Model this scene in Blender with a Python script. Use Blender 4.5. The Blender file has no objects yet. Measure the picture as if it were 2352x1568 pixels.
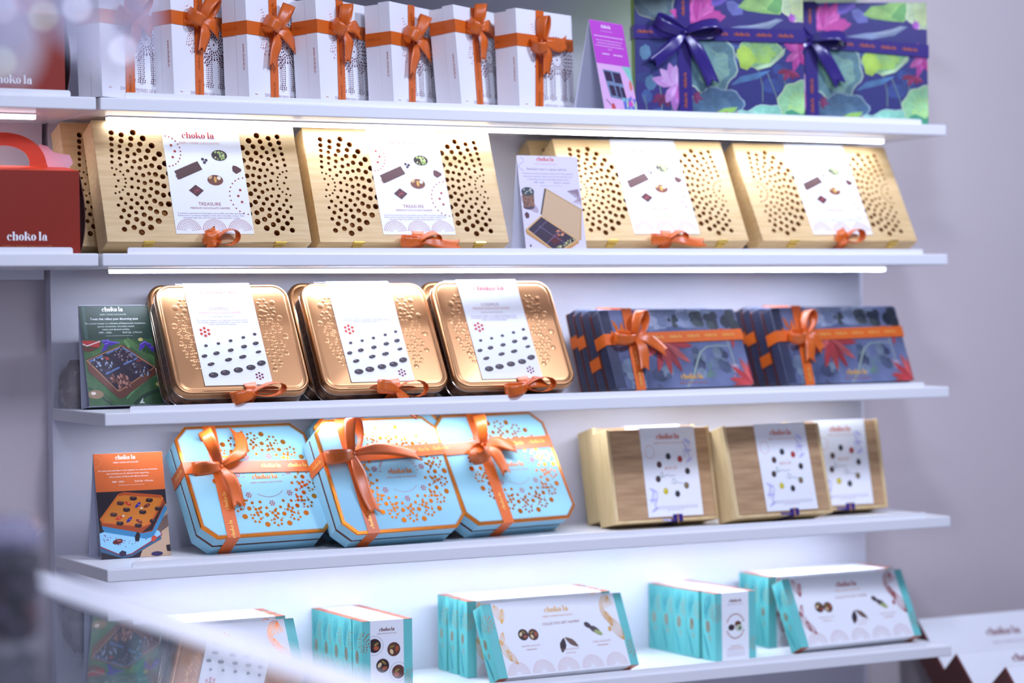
import bpy, bmesh, math, random
from math import sin, cos, pi, radians
from mathutils import Vector, Matrix

scene = bpy.context.scene
col = scene.collection
Z0 = 0.85                     # height of the fourth shelf above the floor

# ---------------------------------------------------------------- camera
cam_d = bpy.data.cameras.new('camera')
cam = bpy.data.objects.new('camera', cam_d)
col.objects.link(cam)
scene.camera = cam
yaw, pitch, roll = 0.4822062, -0.0110325, -0.0129451
fw = Vector((sin(yaw) * cos(pitch), cos(yaw) * cos(pitch), sin(pitch)))
r0 = Vector((cos(yaw), -sin(yaw), 0.0))
u0 = r0.cross(fw)
rr_ = cos(roll) * r0 + sin(roll) * u0
uu_ = -sin(roll) * r0 + cos(roll) * u0
rot = Matrix((rr_, uu_, -fw)).transposed()
cam.matrix_world = Matrix.Translation((-1.378576, -4.310095, 0.474449 + Z0)) @ rot.to_4x4()
cam_d.sensor_width = 36.0
cam_d.lens = 5377.9087 / 2352 * 36.0
cam_d.clip_start = 0.05
cam_d.dof.use_dof = True
cam_d.dof.focus_distance = 4.66
cam_d.dof.aperture_fstop = 1.6

# ---------------------------------------------------------------- world, lamps, exposure
world = bpy.data.worlds.new('world')
scene.world = world
world.use_nodes = True
bg = world.node_tree.nodes['Background']
bg.inputs[0].default_value = (0.55, 0.61, 0.95, 1)
bg.inputs[1].default_value = 0.24

def area_lamp(name, loc, size, sy, energy, color, rot=(0, 0, 0)):
    d = bpy.data.lights.new(name, 'AREA')
    d.shape = 'RECTANGLE'; d.size = size; d.size_y = sy
    d.energy = energy; d.color = color
    o = bpy.data.objects.new(name, d); col.objects.link(o)
    o.location = loc; o.rotation_euler = rot
    return o
COOL = (0.70, 0.76, 1.0)
area_lamp('unseen_ceiling_lamp', (1.9, -1.7, 3.0), 0.35, 0.35, 50, COOL, (radians(30), 0, 0))
area_lamp('unseen_ceiling_lamp', (0.2, -2.1, 3.0), 0.35, 0.35, 34, COOL, (radians(33), 0, 0))
area_lamp('unseen_ceiling_lamp', (-0.9, -3.7, 3.0), 0.3, 0.3, 30, COOL, (radians(20), 0, 0))  # unseen lamp, placed to brighten the camera side of the hanging drops

vs = scene.view_settings
vs.view_transform = 'Standard'
try: vs.look = 'None'
except Exception: pass
vs.exposure = 0.0
vs.gamma = 1.0
vs.use_curve_mapping = False
scene.cycles.max_bounces = 8
scene.cycles.transparent_max_bounces = 12
scene.cycles.sample_clamp_indirect = 6.0

# ---------------------------------------------------------------- materials
def lin(c):
    c = c / 255.0
    return c / 12.92 if c <= 0.04045 else ((c + 0.055) / 1.055) ** 2.4
MATS = {}
def mat(name, rgb, rough=0.5, metal=0.0, emit=0.0, noise=None, trans=0.0, coat=0.0, spec=0.5, ior=1.45, rgb2=None, stretch=(1, 1, 1), bump=0.0, alpha=1.0, sheen=0.0, wave=None):
    if name in MATS: return MATS[name]
    m = bpy.data.materials.new(name); m.use_nodes = True
    nt = m.node_tree; b = nt.nodes['Principled BSDF']
    c = tuple(lin(v) for v in rgb) + (1,)
    b.inputs['Base Color'].default_value = c
    b.inputs['Roughness'].default_value = rough
    b.inputs['Metallic'].default_value = metal
    b.inputs['IOR'].default_value = ior
    b.inputs['Specular IOR Level'].default_value = spec
    b.inputs['Transmission Weight'].default_value = trans
    b.inputs['Coat Weight'].default_value = coat
    b.inputs['Alpha'].default_value = alpha
    b.inputs['Sheen Weight'].default_value = sheen
    if emit:
        b.inputs['Emission Color'].default_value = c
        b.inputs['Emission Strength'].default_value = emit
    if noise or wave or bump:
        tc = nt.nodes.new('ShaderNodeTexCoord'); mp = nt.nodes.new('ShaderNodeMapping')
        mp.inputs['Scale'].default_value = stretch
        nt.links.new(tc.outputs['Object'], mp.inputs['Vector'])
        if wave:
            tx = nt.nodes.new('ShaderNodeTexWave'); tx.inputs['Scale'].default_value = wave
            tx.inputs['Distortion'].default_value = 6.0; tx.inputs['Detail'].default_value = 2.0
            tx.inputs['Detail Scale'].default_value = 1.3
        else:
            tx = nt.nodes.new('ShaderNodeTexNoise'); tx.inputs['Scale'].default_value = noise or 400
            tx.inputs['Detail'].default_value = 5.0
        nt.links.new(mp.outputs[0], tx.inputs['Vector'])
        fac = tx.outputs['Fac'] if 'Fac' in tx.outputs else tx.outputs[0]
        if rgb2:
            rp = nt.nodes.new('ShaderNodeValToRGB')
            rp.color_ramp.elements[0].color = c
            rp.color_ramp.elements[1].color = tuple(lin(v) for v in rgb2) + (1,)
            rp.color_ramp.elements[0].position = 0.33; rp.color_ramp.elements[1].position = 0.67
            nt.links.new(fac, rp.inputs[0]); nt.links.new(rp.outputs[0], b.inputs['Base Color'])
        if bump:
            bp = nt.nodes.new('ShaderNodeBump'); bp.inputs['Strength'].default_value = bump
            bp.inputs['Distance'].default_value = 0.001
            nt.links.new(fac, bp.inputs['Height']); nt.links.new(bp.outputs[0], b.inputs['Normal'])
    MATS[name] = m
    return m

def flat(r, g, b, rough=0.45):     # printed ink of one colour
    return mat('ink_%d_%d_%d' % (r, g, b), (r, g, b), rough)

def paint(r, g, b, k=16):           # printed brushwork: one ink with a mottled second tone
    q = lambda f: tuple(max(0, min(255, int(v * f))) for v in (r, g, b))
    return mat('paint_%d_%d_%d' % (r, g, b), q(.74), 0.45, noise=k, rgb2=q(1.04))

WHITE = mat('white_laminate', (236, 236, 238), 0.28)
LIPM = mat('white_acrylic_lip', (246, 246, 247), 0.3)
PANEL = mat('white_panel', (224, 222, 232), 0.45, noise=3.0, rgb2=(228, 226, 236))
WALL = mat('painted_wall', (206, 194, 196), 0.8, noise=2.0, rgb2=(210, 198, 200))
FLOORM = mat('floor_tile', (170, 168, 170), 0.4, noise=1.5, rgb2=(186, 184, 186))
LED = mat('led_diffuser', (220, 231, 255), 0.4, emit=62.0)
LEDW = mat('led_diffuser_warm', (224, 232, 250), 0.4, emit=40.0)
LEDS = mat('led_diffuser_side', (240, 244, 255), 0.4, emit=2.2)
ALU = mat('aluminium', (200, 200, 205), 0.35, metal=1.0)
PAPER = mat('label_paper', (242, 243, 246), 0.5, spec=.35)
CARD = mat('card_stock', (222, 224, 238), 0.5)
BOOKW = mat('white_box_board', (238, 238, 242), 0.4)
WOOD = mat('ash_wood', (225, 195, 144), 0.5, noise=9.0, rgb2=(210, 176, 122), stretch=(1.2, 9, 14), bump=0.06)
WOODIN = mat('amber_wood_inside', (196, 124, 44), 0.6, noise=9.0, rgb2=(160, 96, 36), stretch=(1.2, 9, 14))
WOODD = mat('oak_wood', (194, 158, 118), 0.5, noise=5.0, rgb2=(164, 128, 92), stretch=(2.2, 8, 20))
WOODL = mat('pine_wood', (226, 200, 150), 0.55, noise=6.0, rgb2=(212, 184, 132), stretch=(8, 8, 2))
BRASS = mat('brass', (224, 190, 90), 0.25, metal=1.0)
ORANGE = mat('orange_satin', (212, 98, 26), 0.36, spec=0.7)
PURPLE = mat('purple_satin', (50, 34, 118), 0.26, spec=0.85)
FOILG = mat('gold_foil', (246, 190, 104), 0.3, metal=0.35)
FOILC = mat('copper_foil', (214, 116, 52), 0.3, metal=0.5)
FOILO = mat('orange_foil', (222, 128, 40), 0.22, metal=0.9)
FOILR = mat('red_foil', (176, 60, 50), 0.35, metal=0.35)
COPPER = mat('copper_card', (206, 116, 84), 0.35, metal=0.45)
SEAM = mat('seam_orange', (96, 42, 22), 0.4, metal=0.2)
TIN = mat('gold_tin', (186, 138, 96), 0.36, metal=1.0, noise=900, bump=0.06)
TINS = mat('tin_side_print', (128, 88, 62), 0.35, metal=0.5, rgb2=(30, 22, 24), noise=42, stretch=(1, 3, 2))
TINR = mat('tin_rim', (196, 186, 172), 0.2, metal=1.0)
BLUE = mat('sky_blue_board', (146, 198, 216), 0.6, spec=.3)
TEAL = mat('teal_board', (112, 200, 196), 0.45, spec=.35)
TEALD = mat('teal_line', (40, 150, 165), 0.4)
RED = mat('red_board', (142, 40, 20), 0.4)
REDH = mat('red_board_bright', (214, 62, 28), 0.45)
PINKC = mat('pink_inner_card', (235, 170, 180), 0.5)
BROWN = mat('brown_board', (84, 46, 40), 0.4)
BROWNR = mat('red_brown_board', (110, 52, 48), 0.4)
DARK = mat('dark_chocolate', (52, 30, 28), 0.3)
DARKB = flat(58, 38, 40)
MILK = flat(120, 66, 40)
INKW = flat(246, 246, 246)
INKG = flat(70, 70, 78)
INKR = flat(160, 52, 44)
LOTUSBG = mat('lotus_indigo', (58, 46, 116), 0.35, noise=7, rgb2=(46, 56, 112))
FLORBG = mat('slate_painting', (58, 64, 94), 0.35, noise=6.5, rgb2=(116, 126, 160))
FLORDK = mat('slate_dark', (36, 38, 58), 0.4, noise=14, rgb2=(56, 62, 86))
GLASS = mat('counter_glass', (236, 242, 246), 0.02, trans=1.0, ior=1.5)

# ---------------------------------------------------------------- mesh helpers
_text = {}
def text_shape(s):
    if s in _text: return _text[s]
    cu = bpy.data.curves.new('t', 'FONT'); cu.body = s; cu.resolution_u = 2
    o = bpy.data.objects.new('t', cu); col.objects.link(o)
    dg = bpy.context.evaluated_depsgraph_get()
    me = o.evaluated_get(dg).to_mesh()
    vs_ = [(v.co.x, v.co.y) for v in me.vertices]
    fs_ = [tuple(p.vertices) for p in me.polygons]
    o.evaluated_get(dg).to_mesh_clear()
    bpy.data.objects.remove(o); bpy.data.curves.remove(cu)
    w = max([v[0] for v in vs_] or [0.0])
    _text[s] = (vs_, fs_, w)
    return _text[s]

def ring_pts(cx, cy, rx, ry, a0=0, a1=360, n=20):
    return [(cx + rx * cos(radians(a0 + (a1 - a0) * i / n)), cy + ry * sin(radians(a0 + (a1 - a0) * i / n))) for i in range(n + 1)]

def logo_polys():
    P = []
    def rect(x0, x1, y0, y1): P.append([(x0, y0), (x1, y0), (x1, y1), (x0, y1)])
    def ring(cx, cy, rx, ry, icx, icy, ix, iy, a0=0, a1=360, n=18):
        A = ring_pts(cx, cy, rx, ry, a0, a1, n); B = ring_pts(icx, icy, ix, iy, a0, a1, n)
        for i in range(n): P.append([A[i], A[i + 1], B[i + 1], B[i]])
    x = 0.0
    ring(x + .44, .5, .44, .52, x + .52, .5, .24, .44, 42, 322); P.append(ring_pts(x + .68, .78, .17, .17)[:-1])      # c
    x = .92                                                                                                            # h
    rect(x + .08, x + .42, 0, 1.5); rect(x, x + .5, 0, .06); rect(x, x + .42, 1.44, 1.5)
    rect(x + .66, x + 1.0, 0, .68); rect(x + .58, x + 1.06, 0, .06)
    ring(x + .70, .66, .30, .36, x + .56, .60, .14, .26, 0, 165)
    x = 2.04; ring(x + .46, .5, .46, .52, x + .46, .5, .12, .46)                                                        # o
    x = 3.0                                                                                                            # k
    rect(x + .08, x + .42, 0, 1.5); rect(x, x + .5, 0, .06); rect(x, x + .42, 1.44, 1.5)
    P.append([(x + .5, .62), (x + .72, .8), (x + 1.16, .06), (x + 1.2, 0), (x + .72, 0), (x + .78, .08)])
    P.append([(x + .4, .42), (x + .86, .98), (x + .98, .98), (x + .5, .36)]); rect(x + .74, x + 1.12, .94, 1.0)
    P.append(ring_pts(x + .62, 1.12, .1, .1, n=10)[:-1])
    x = 4.16; ring(x + .46, .5, .46, .52, x + .46, .5, .12, .46)                                                        # o
    x = 5.5                                                                                                            # l
    rect(x + .08, x + .42, 0, 1.5); rect(x, x + .5, 0, .06); rect(x, x + .42, 1.44, 1.5)
    x = 6.1                                                                                                            # a
    rect(x + .5, x + .84, 0, .7); rect(x + .5, x + .95, 0, .06)
    ring(x + .36, .3, .36, .32, x + .42, .3, .12, .24); ring(x + .46, .66, .38, .36, x + .42, .66, .1, .3, 0, 170)
    P.append(ring_pts(x + .22, .72, .15, .15, n=12)[:-1])
    return P, 7.05
LOGO, LOGO_W = logo_polys()

class M:
    """collects faces of several materials and links them as ONE mesh object"""
    def __init__(s, T=None):
        s.v = []; s.f = []; s.mi = []; s.mats = []; s.clip = None; s.k = 0; s.T = T or (lambda a, b, o=0.0: (a, -o, b))
    def m(s, mt):
        if mt not in s.mats: s.mats.append(mt)
        return s.mats.index(mt)
    def face3(s, pts, mt):
        if s.clip:
            x0, x1, z0, z1 = s.clip
            for ax, lim, sg in ((0, x0, 1), (0, x1, -1), (2, z0, 1), (2, z1, -1)):
                out = []
                for i in range(len(pts)):
                    a, c = pts[i - 1], pts[i]; da, dc = sg * (a[ax] - lim), sg * (c[ax] - lim)
                    if (da < 0) != (dc < 0):
                        q = da / (da - dc); out.append(tuple(a[k] + (c[k] - a[k]) * q for k in range(3)))
                    if dc >= 0: out.append(tuple(c))
                pts = out
                if len(pts) < 3: return
        n = len(s.v); s.v += [tuple(p) for p in pts]
        s.f.append(tuple(range(n, n + len(pts)))); s.mi.append(s.m(mt))
    def poly(s, pts, mt, o=0.0, T=None):
        T = T or s.T
        s.k = (s.k + 1) % 8; o = o + s.k * 4e-6      # no two prints share exactly one plane
        s.face3([T(a, b, o) for a, b in pts], mt)
    def rect(s, a0, a1, b0, b1, mt, o=0.0, T=None):
        s.poly([(a0, b0), (a1, b0), (a1, b1), (a0, b1)], mt, o, T)
    def box(s, x0, x1, y0, y1, z0, z1, mt):
        n = len(s.v); k = s.m(mt)
        s.v += [(x0, y0, z0), (x1, y0, z0), (x1, y1, z0), (x0, y1, z0), (x0, y0, z1), (x1, y0, z1), (x1, y1, z1), (x0, y1, z1)]
        for q in ((0, 3, 2, 1), (4, 5, 6, 7), (0, 1, 5, 4), (1, 2, 6, 5), (2, 3, 7, 6), (3, 0, 4, 7)):
            s.f.append(tuple(n + i for i in q)); s.mi.append(k)
    def prism(s, out, y0, y1, mt, mside=None):
        """outline in x/z extruded from y0 (front) to y1 (back)"""
        n = len(s.v); N = len(out); k = s.m(mt); ks = s.m(mside or mt)
        s.v += [(a, y0, b) for a, b in out] + [(a, y1, b) for a, b in out]
        s.f.append(tuple(n + i for i in range(N))); s.mi.append(k)
        s.f.append(tuple(n + N + i for i in reversed(range(N)))); s.mi.append(k)
        for i in range(N):
            j = (i + 1) % N
            s.f.append((n + j, n + i, n + N + i, n + N + j)); s.mi.append(ks)
    def ringband(s, A, B, mt, o=0.0, T=None):
        N = len(A)
        for i in range(N):
            j = (i + 1) % N
            s.poly([A[i], A[j], B[j], B[i]], mt, o, T)
    def disc(s, cx, cy, r, mt, o=0.0, ry=None, rot=0.0, n=12, T=None):
        ry = r if ry is None else ry; c, d = cos(rot), sin(rot)
        s.poly([(cx + r * cos(2 * pi * i / n) * c - ry * sin(2 * pi * i / n) * d, cy + r * cos(2 * pi * i / n) * d + ry * sin(2 * pi * i / n) * c) for i in range(n)], mt, o, T)
    def stroke(s, pts, w, mt, o=0.0, T=None):
        for i in range(len(pts) - 1):
            a, b = Vector(pts[i]), Vector(pts[i + 1]); d = b - a
            if d.length < 1e-9: continue
            p = Vector((-d.y, d.x)).normalized() * w * 0.5; e = d.normalized() * w * .25
            s.poly([a - p - e, b - p + e, b + p + e, a + p - e], mt, o, T)
    def text(s, t, cx, cy, size, mt, o=0.0, align=0.5, rot=0.0, T=None, width=None):
        vs_, fs_, w = text_shape(t)
        if width: size = width / max(w, 1e-6)
        T = T or s.T; c, d = cos(rot), sin(rot); n = len(s.v); k = s.m(mt)
        for x, y in vs_:
            x = (x - w * align) * size; y = (y - .33) * size
            s.v.append(tuple(T(cx + x * c - y * d, cy + x * d + y * c, o)))
        for f in fs_:
            s.f.append(tuple(n + i for i in f)); s.mi.append(k)
    def logo(s, cx, cy, width, mt, o=0.0, rot=0.0, T=None, tag=None, align=.5):
        k = width / LOGO_W; c, d = cos(rot), sin(rot)
        for P in LOGO:
            q = [((x - LOGO_W * align) * k, (y - .5) * k) for x, y in P]
            s.poly([(cx + x * c - y * d, cy + x * d + y * c) for x, y in q], mt, o, T)
        if tag:
            off = -1.55 * k
            s.text('DEEPLY DIVINE CHOCOLATES', cx - off * d, cy + off * c, 1, tag, o, .5, rot, T, width * 1.25)
    def dome(s, T, cx, cy, r, h, mt, n=10):
        k = s.m(mt); n0 = len(s.v); R = [(1.0, 0.0), (.82, .55), (.45, .9)]
        for q, hh in R:
            s.v += [tuple(T(cx + r * q * cos(2 * pi * i / n), cy + r * q * sin(2 * pi * i / n), h * hh)) for i in range(n)]
        s.v.append(tuple(T(cx, cy, h)))
        for a in range(2):
            for i in range(n):
                j = (i + 1) % n
                s.f.append((n0 + a * n + i, n0 + a * n + j, n0 + a * n + n + j, n0 + a * n + n + i)); s.mi.append(k)
        for i in range(n):
            s.f.append((n0 + 2 * n + i, n0 + 2 * n + (i + 1) % n, n0 + 3 * n)); s.mi.append(k)
    def strip(s, C, Wd, W, mt, notch=0.0, crown=0.0, nrm=None):
        """ribbon through centres C, width directions Wd, widths W; folds where it is gathered"""
        k = s.m(mt); n = len(s.v); N = len(C); Wm = max(W)
        for i in range(N):
            c = Vector(C[i]); d = Vector(Wd[i]).normalized() * W[i] * .5
            t = (Vector(C[min(i + 1, N - 1)]) - Vector(C[max(i - 1, 0)])).normalized(); u = t.cross(d).normalized()
            g = (1 - W[i] / Wm) * .16 * Wm if nrm is not None else 0.0
            for q, f in ((-1, 0), (-.5, 1), (0, -.6), (.5, 1), (1, 0)):
                p = c + d * q + u * (g * f + crown * (1 - q * q))
                if notch and i == N - 1: p = p - t * notch * (1 - abs(q))
                s.v.append(tuple(p))
        for i in range(N - 1):
            for e in range(4):
                a = n + 5 * i + e
                s.f.append((a, a + 1, a + 6, a + 5)); s.mi.append(k)
    def build(s, name, parent=None, bevel=0.0, smooth=False, solid=0.0, kind=None, seg=2):
        me = bpy.data.meshes.new(name); me.from_pydata(s.v, [], s.f)
        for mt in s.mats: me.materials.append(mt)
        me.polygons.foreach_set('material_index', s.mi)
        if smooth: me.polygons.foreach_set('use_smooth', [True] * len(s.f))
        me.update()
        o = bpy.data.objects.new(name, me); col.objects.link(o)
        if parent: o.parent = parent
        if kind: o['kind'] = kind
        if bevel:
            b = o.modifiers.new('bevel', 'BEVEL'); b.width = bevel; b.segments = seg; b.limit_method = 'ANGLE'; b.angle_limit = radians(35)
        if solid:
            b = o.modifiers.new('solid', 'SOLIDIFY'); b.thickness = solid; b.offset = 0
        return o

def front(d):                      # face plane of a box that is d deep
    return lambda a, b, o=0.0: (a, -d - o, b)
def left_side(w):                  # left side, a runs from the back to the front
    return lambda a, b, o=0.0: (-w / 2 - o, -a, b)
def sub(T, a0, b0, w, h):          # unit square on a face, b downwards
    return lambda a, b, o=0.0: T(a0 + a * w, b0 - b * h, o)
def sh(T, a0, b0):
    return lambda a, b, o=0.0: T(a0 + a, b0 + b, o)

def thing(name, label, cat, x, y, z, phi=0.0, th=0.0, group=None):
    o = bpy.data.objects.new(name, None); col.objects.link(o)
    o.empty_display_size = 0.05
    o.location = (x, y, z + Z0); o.rotation_euler = (-radians(th), 0, -radians(phi))
    o['label'] = label; o['category'] = cat
    if group: o['group'] = group
    return o
def copy_tree(o, parent=None):
    c = o.copy(); col.objects.link(c); c.parent = parent
    for ch in list(o.children): copy_tree(ch, c)
    return c
def again(proto, label, x, y, z, phi=0.0, th=0.0):
    c = copy_tree(proto); c['label'] = label
    c.location = (x, y, z + Z0); c.rotation_euler = (-radians(th), 0, -radians(phi))
    return c

def holed_plate(name, w, h, holes, y0, y1, mt, parent):
    cu = bpy.data.curves.new('plate', 'CURVE'); cu.dimensions = '2D'; cu.fill_mode = 'BOTH'; cu.extrude = abs(y1 - y0) / 2
    def loop(pts):
        sp = cu.splines.new('POLY'); sp.points.add(len(pts) - 1); sp.use_cyclic_u = True
        for p, q in zip(sp.points, pts): p.co = (q[0], q[1], 0, 1)
    loop([(-w / 2, 0), (w / 2, 0), (w / 2, h), (-w / 2, h)])
    for x, z, r in holes: loop(ring_pts(x, z, r, r, 0, 360, 14)[:-1])
    o = bpy.data.objects.new('plate', cu); col.objects.link(o)
    dg = bpy.context.evaluated_depsgraph_get()
    me = bpy.data.meshes.new_from_object(o.evaluated_get(dg))
    bpy.data.objects.remove(o)
    ym = (y0 + y1) / 2
    for v in me.vertices: v.co = (v.co.x, ym - v.co.z, v.co.y)
    me.name = name; me.materials.clear(); me.materials.append(mt); me.materials.append(WOODIN)
    me.update()
    for p in me.polygons:
        c = p.center
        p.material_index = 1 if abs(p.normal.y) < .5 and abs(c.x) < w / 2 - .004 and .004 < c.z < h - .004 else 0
    q = bpy.data.objects.new(name, me); col.objects.link(q); q.parent = parent
    return q

# ---------------------------------------------------------------- ribbons and bows
def bow(mb, C, L, tails, W, mt, en=(0, -1, 0), ex=(1, 0, 0), ez=(0, 0, 1), knot=1.0):
    """L: loops (angle, length, lift, twist); tails: (angle, length, end lift, curl). Angles in degrees in the plane of the face."""
    C, en, ex, ez = Vector(C), Vector(en), Vector(ex), Vector(ez)
    for ang, ln, lift, tw in L:
        d = ex * cos(radians(ang)) + ez * sin(radians(ang)); p = en.cross(d)
        q = en * cos(radians(tw)) + p * sin(radians(tw)); wd = p * cos(radians(tw)) - en * sin(radians(tw))
        N = 16; cs, ws, wds = [], [], []
        for i in range(N + 1):
            t = i / N
            x = ln * (1 - cos(2 * pi * t)) / 2; y = lift * sin(2 * pi * t) * (.35 + .65 * sin(pi * t))
            cs.append(C + d * x + q * y + en * (lift * .55 * sin(pi * t) + .003)); wds.append(wd)
            ws.append(W * (.34 + .66 * sin(pi * t) ** .6))
        mb.strip(cs, wds, ws, mt, crown=.0003, nrm=[en] * (N + 1))
    for ang, ln, lift, curl in tails:
        d = ex * cos(radians(ang)) + ez * sin(radians(ang)); p = en.cross(d)
        N = 12; cs, ws, wds = [], [], []
        for i in range(N + 1):
            t = i / N
            cs.append(C + d * ln * t + p * curl * sin(pi * t * .9) + en * (.004 + .010 * sin(pi * t) + lift * t * t + .0025 * sin(7 * t)))
            wds.append((p + en * .14 * sin(5 * t)).normalized()); ws.append(W * min(1, .45 + 1.6 * t))
        mb.strip(cs, wds, ws, mt, notch=W * .5, crown=.0004, nrm=[en] * (N + 1))
    N = 12; k = W * .215 * knot
    n0 = len(mb.v); mi = mb.m(mt)
    for a in range(5):
        ph = -pi / 2 + pi * a / 4
        for i in range(N):
            th = 2 * pi * i / N
            mb.v.append(tuple(C + en * (.006 + k * .7 * cos(ph) * sin(th)) + ex * k * 1.1 * cos(ph) * cos(th) + ez * k * 1.05 * sin(ph)))
    for a in range(4):
        for i in range(N):
            j = (i + 1) % N
            mb.f.append((n0 + a * N + i, n0 + a * N + j, n0 + a * N + N + j, n0 + a * N + N + i)); mb.mi.append(mi)

# ---------------------------------------------------------------- the room
LX, D, TS = 2.0126, 0.3446, 0.0246
ZS = {0: 1.25, 1: 0.9, 2: 0.6031, 3: 0.2984, 4: 0.0, 5: -0.2984}
b = M(); b.box(-4.0, 6.5, D + .0375, D + .14, 0, 3.2, WALL); b.build('wall_back', kind='structure')
b = M(); b.box(-4.0, 6.5, -6.5, D + .14, -.05, 0, FLOORM); b.build('floor', kind='structure')

def shelf_unit(x0, x1, lip0, lip1, levels, led, panel, zlo, zhi, pname, labels):
    xm = (x0 + x1) / 2
    p = M(); p.box(panel[0], panel[1], D, D + .0373, zlo + Z0, zhi + Z0, PANEL); p.build(pname, kind='structure')
    for k in levels:
        z = 0
        so = thing('shelf', labels[k], 'shelf', xm, 0, ZS[k])
        s = M(); s.box(x0 - xm, x1 - xm, 0, D - .0003, z - TS, z, WHITE)
        s.build('board', so, bevel=.0028, seg=3)
        l = M(); w0, w1 = lip0 - xm, lip1 - xm
        out = [(w0, z)] + [(w0 + .005 * (1 - cos(radians(a))), z + .0065 + .005 * sin(radians(a))) for a in range(0, 91, 15)] + \
              [(w1 - .005 * (1 - sin(radians(a))), z + .0065 + .005 * cos(radians(a))) for a in range(0, 91, 15)] + [(w1, z)]
        l.prism(out, .0085, .0115, LIPM); l.build('front_lip', so)
        if k in led:
            g = M(); a0, a1 = led[k][0] - xm, led[k][1] - xm
            yl = {0: .18, 1: .124, 2: .170}.get(k, .190); g.box(a0, a1, yl - .012, yl + .012, z - TS - .002, z - TS, ALU)
            zt, zb = z - TS - .002, z - TS - (.0100 if k < 3 else .0055); b0, b1 = a0 + .001, a1 - .001
            g.face3([(b0, yl - .008, zb), (b1, yl - .008, zb), (b1, yl + .008, zb), (b0, yl + .008, zb)], LEDW if k in (1, 3) else LED)
            g.face3([(b0, yl - .010, zt), (b1, yl - .010, zt), (b1, yl - .008, zb), (b0, yl - .008, zb)], LEDS); g.face3([(b0, yl + .010, zt), (b1, yl + .010, zt), (b1, yl + .008, zb), (b0, yl + .008, zb)], LEDS)
            g.face3([(b0, yl - .010, zt), (b0, yl - .008, zb), (b0, yl + .008, zb), (b0, yl + .010, zt)], LEDS); g.face3([(b1, yl - .010, zt), (b1, yl - .008, zb), (b1, yl + .008, zb), (b1, yl + .010, zt)], LEDS)
            g.build('light_bar', so)
RL = {0: 'long white shelf above the dotted gift boxes, over the top edge of the view', 1: 'long white shelf carrying the dotted gift boxes and the lotus boxes',
      2: 'long white shelf carrying the perforated wooden boxes', 3: 'long white shelf carrying the gold tins and the slate floral boxes',
      4: 'long white shelf carrying the sky blue octagonal boxes', 5: 'long white shelf carrying the teal boxes, lowest of all'}
LL = {0: 'white shelf above the upper red carry box', 1: 'white shelf at the far left carrying the upper red carry box', 2: 'white shelf at the far left carrying the lower red carry box'}
shelf_unit(0, LX, .053, 1.948, (0, 1, 2, 3, 4, 5), {0: (1.50, 1.95), 1: (.052, 1.922), 2: (.068, 1.957), 3: (.062, 1.95), 4: (.062, 1.95)}, (0, 2.0229), -Z0, 1.9, 'wall_panel_right', RL)
shelf_unit(-1.25, -.0076, -1.20, -.055, (1, 2), {1: (-1.19, -.0906)}, (-1.25, -.0131), .56, 1.9, 'wall_panel_left', LL)

# ---------------------------------------------------------------- perforated wooden gift boxes
def half_mandala(cx, cz, sgn, zmax, holes):
    for r, hr, n, off in ((.027, .0021, 10, 0), (.040, .0034, 7, .5), (.0525, .0032, 11, 0), (.065, .0040, 12, .5), (.078, .0038, 15, 0), (.0905, .0047, 14, .5), (.104, .0049, 16, 0), (.1185, .0056, 16, .5)):
        for i in range(n):
            a = radians(-84 + 168 * (i + off * .999) / (n - 1 + off * 2 * .5 if n > 1 else 1))
            if a > radians(86): continue
            x, z = r * cos(a), r * sin(a)
            if abs(z) > zmax: continue
            holes.append((cx + sgn * x, cz + z, hr * 1.12))
    for z in (-.0125, 0, .0125): holes.append((cx + sgn * (.006 if z else .012), cz + z, .0028))

def dotted_fan(m, T, cx, cy, R, mt, rows=6, o=.0004, a0=0, a1=180, rr=1.0, n=6, asp=1.0):
    for k in range(rows):
        r = R * (.28 + .72 * k / (rows - 1)); c = int(r * pi * (a1 - a0) / 180 / (R * .135)) + 1
        for i in range(c + 1):
            a = radians(a0 + (a1 - a0) * i / max(c, 1))
            m.disc(cx + r * cos(a), cy + r * sin(a) * asp, R * .030 * rr * (1 + .35 * k / rows), mt, o, ry=R * .030 * rr * asp * (1 + .35 * k / rows), n=n, T=T)

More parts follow.
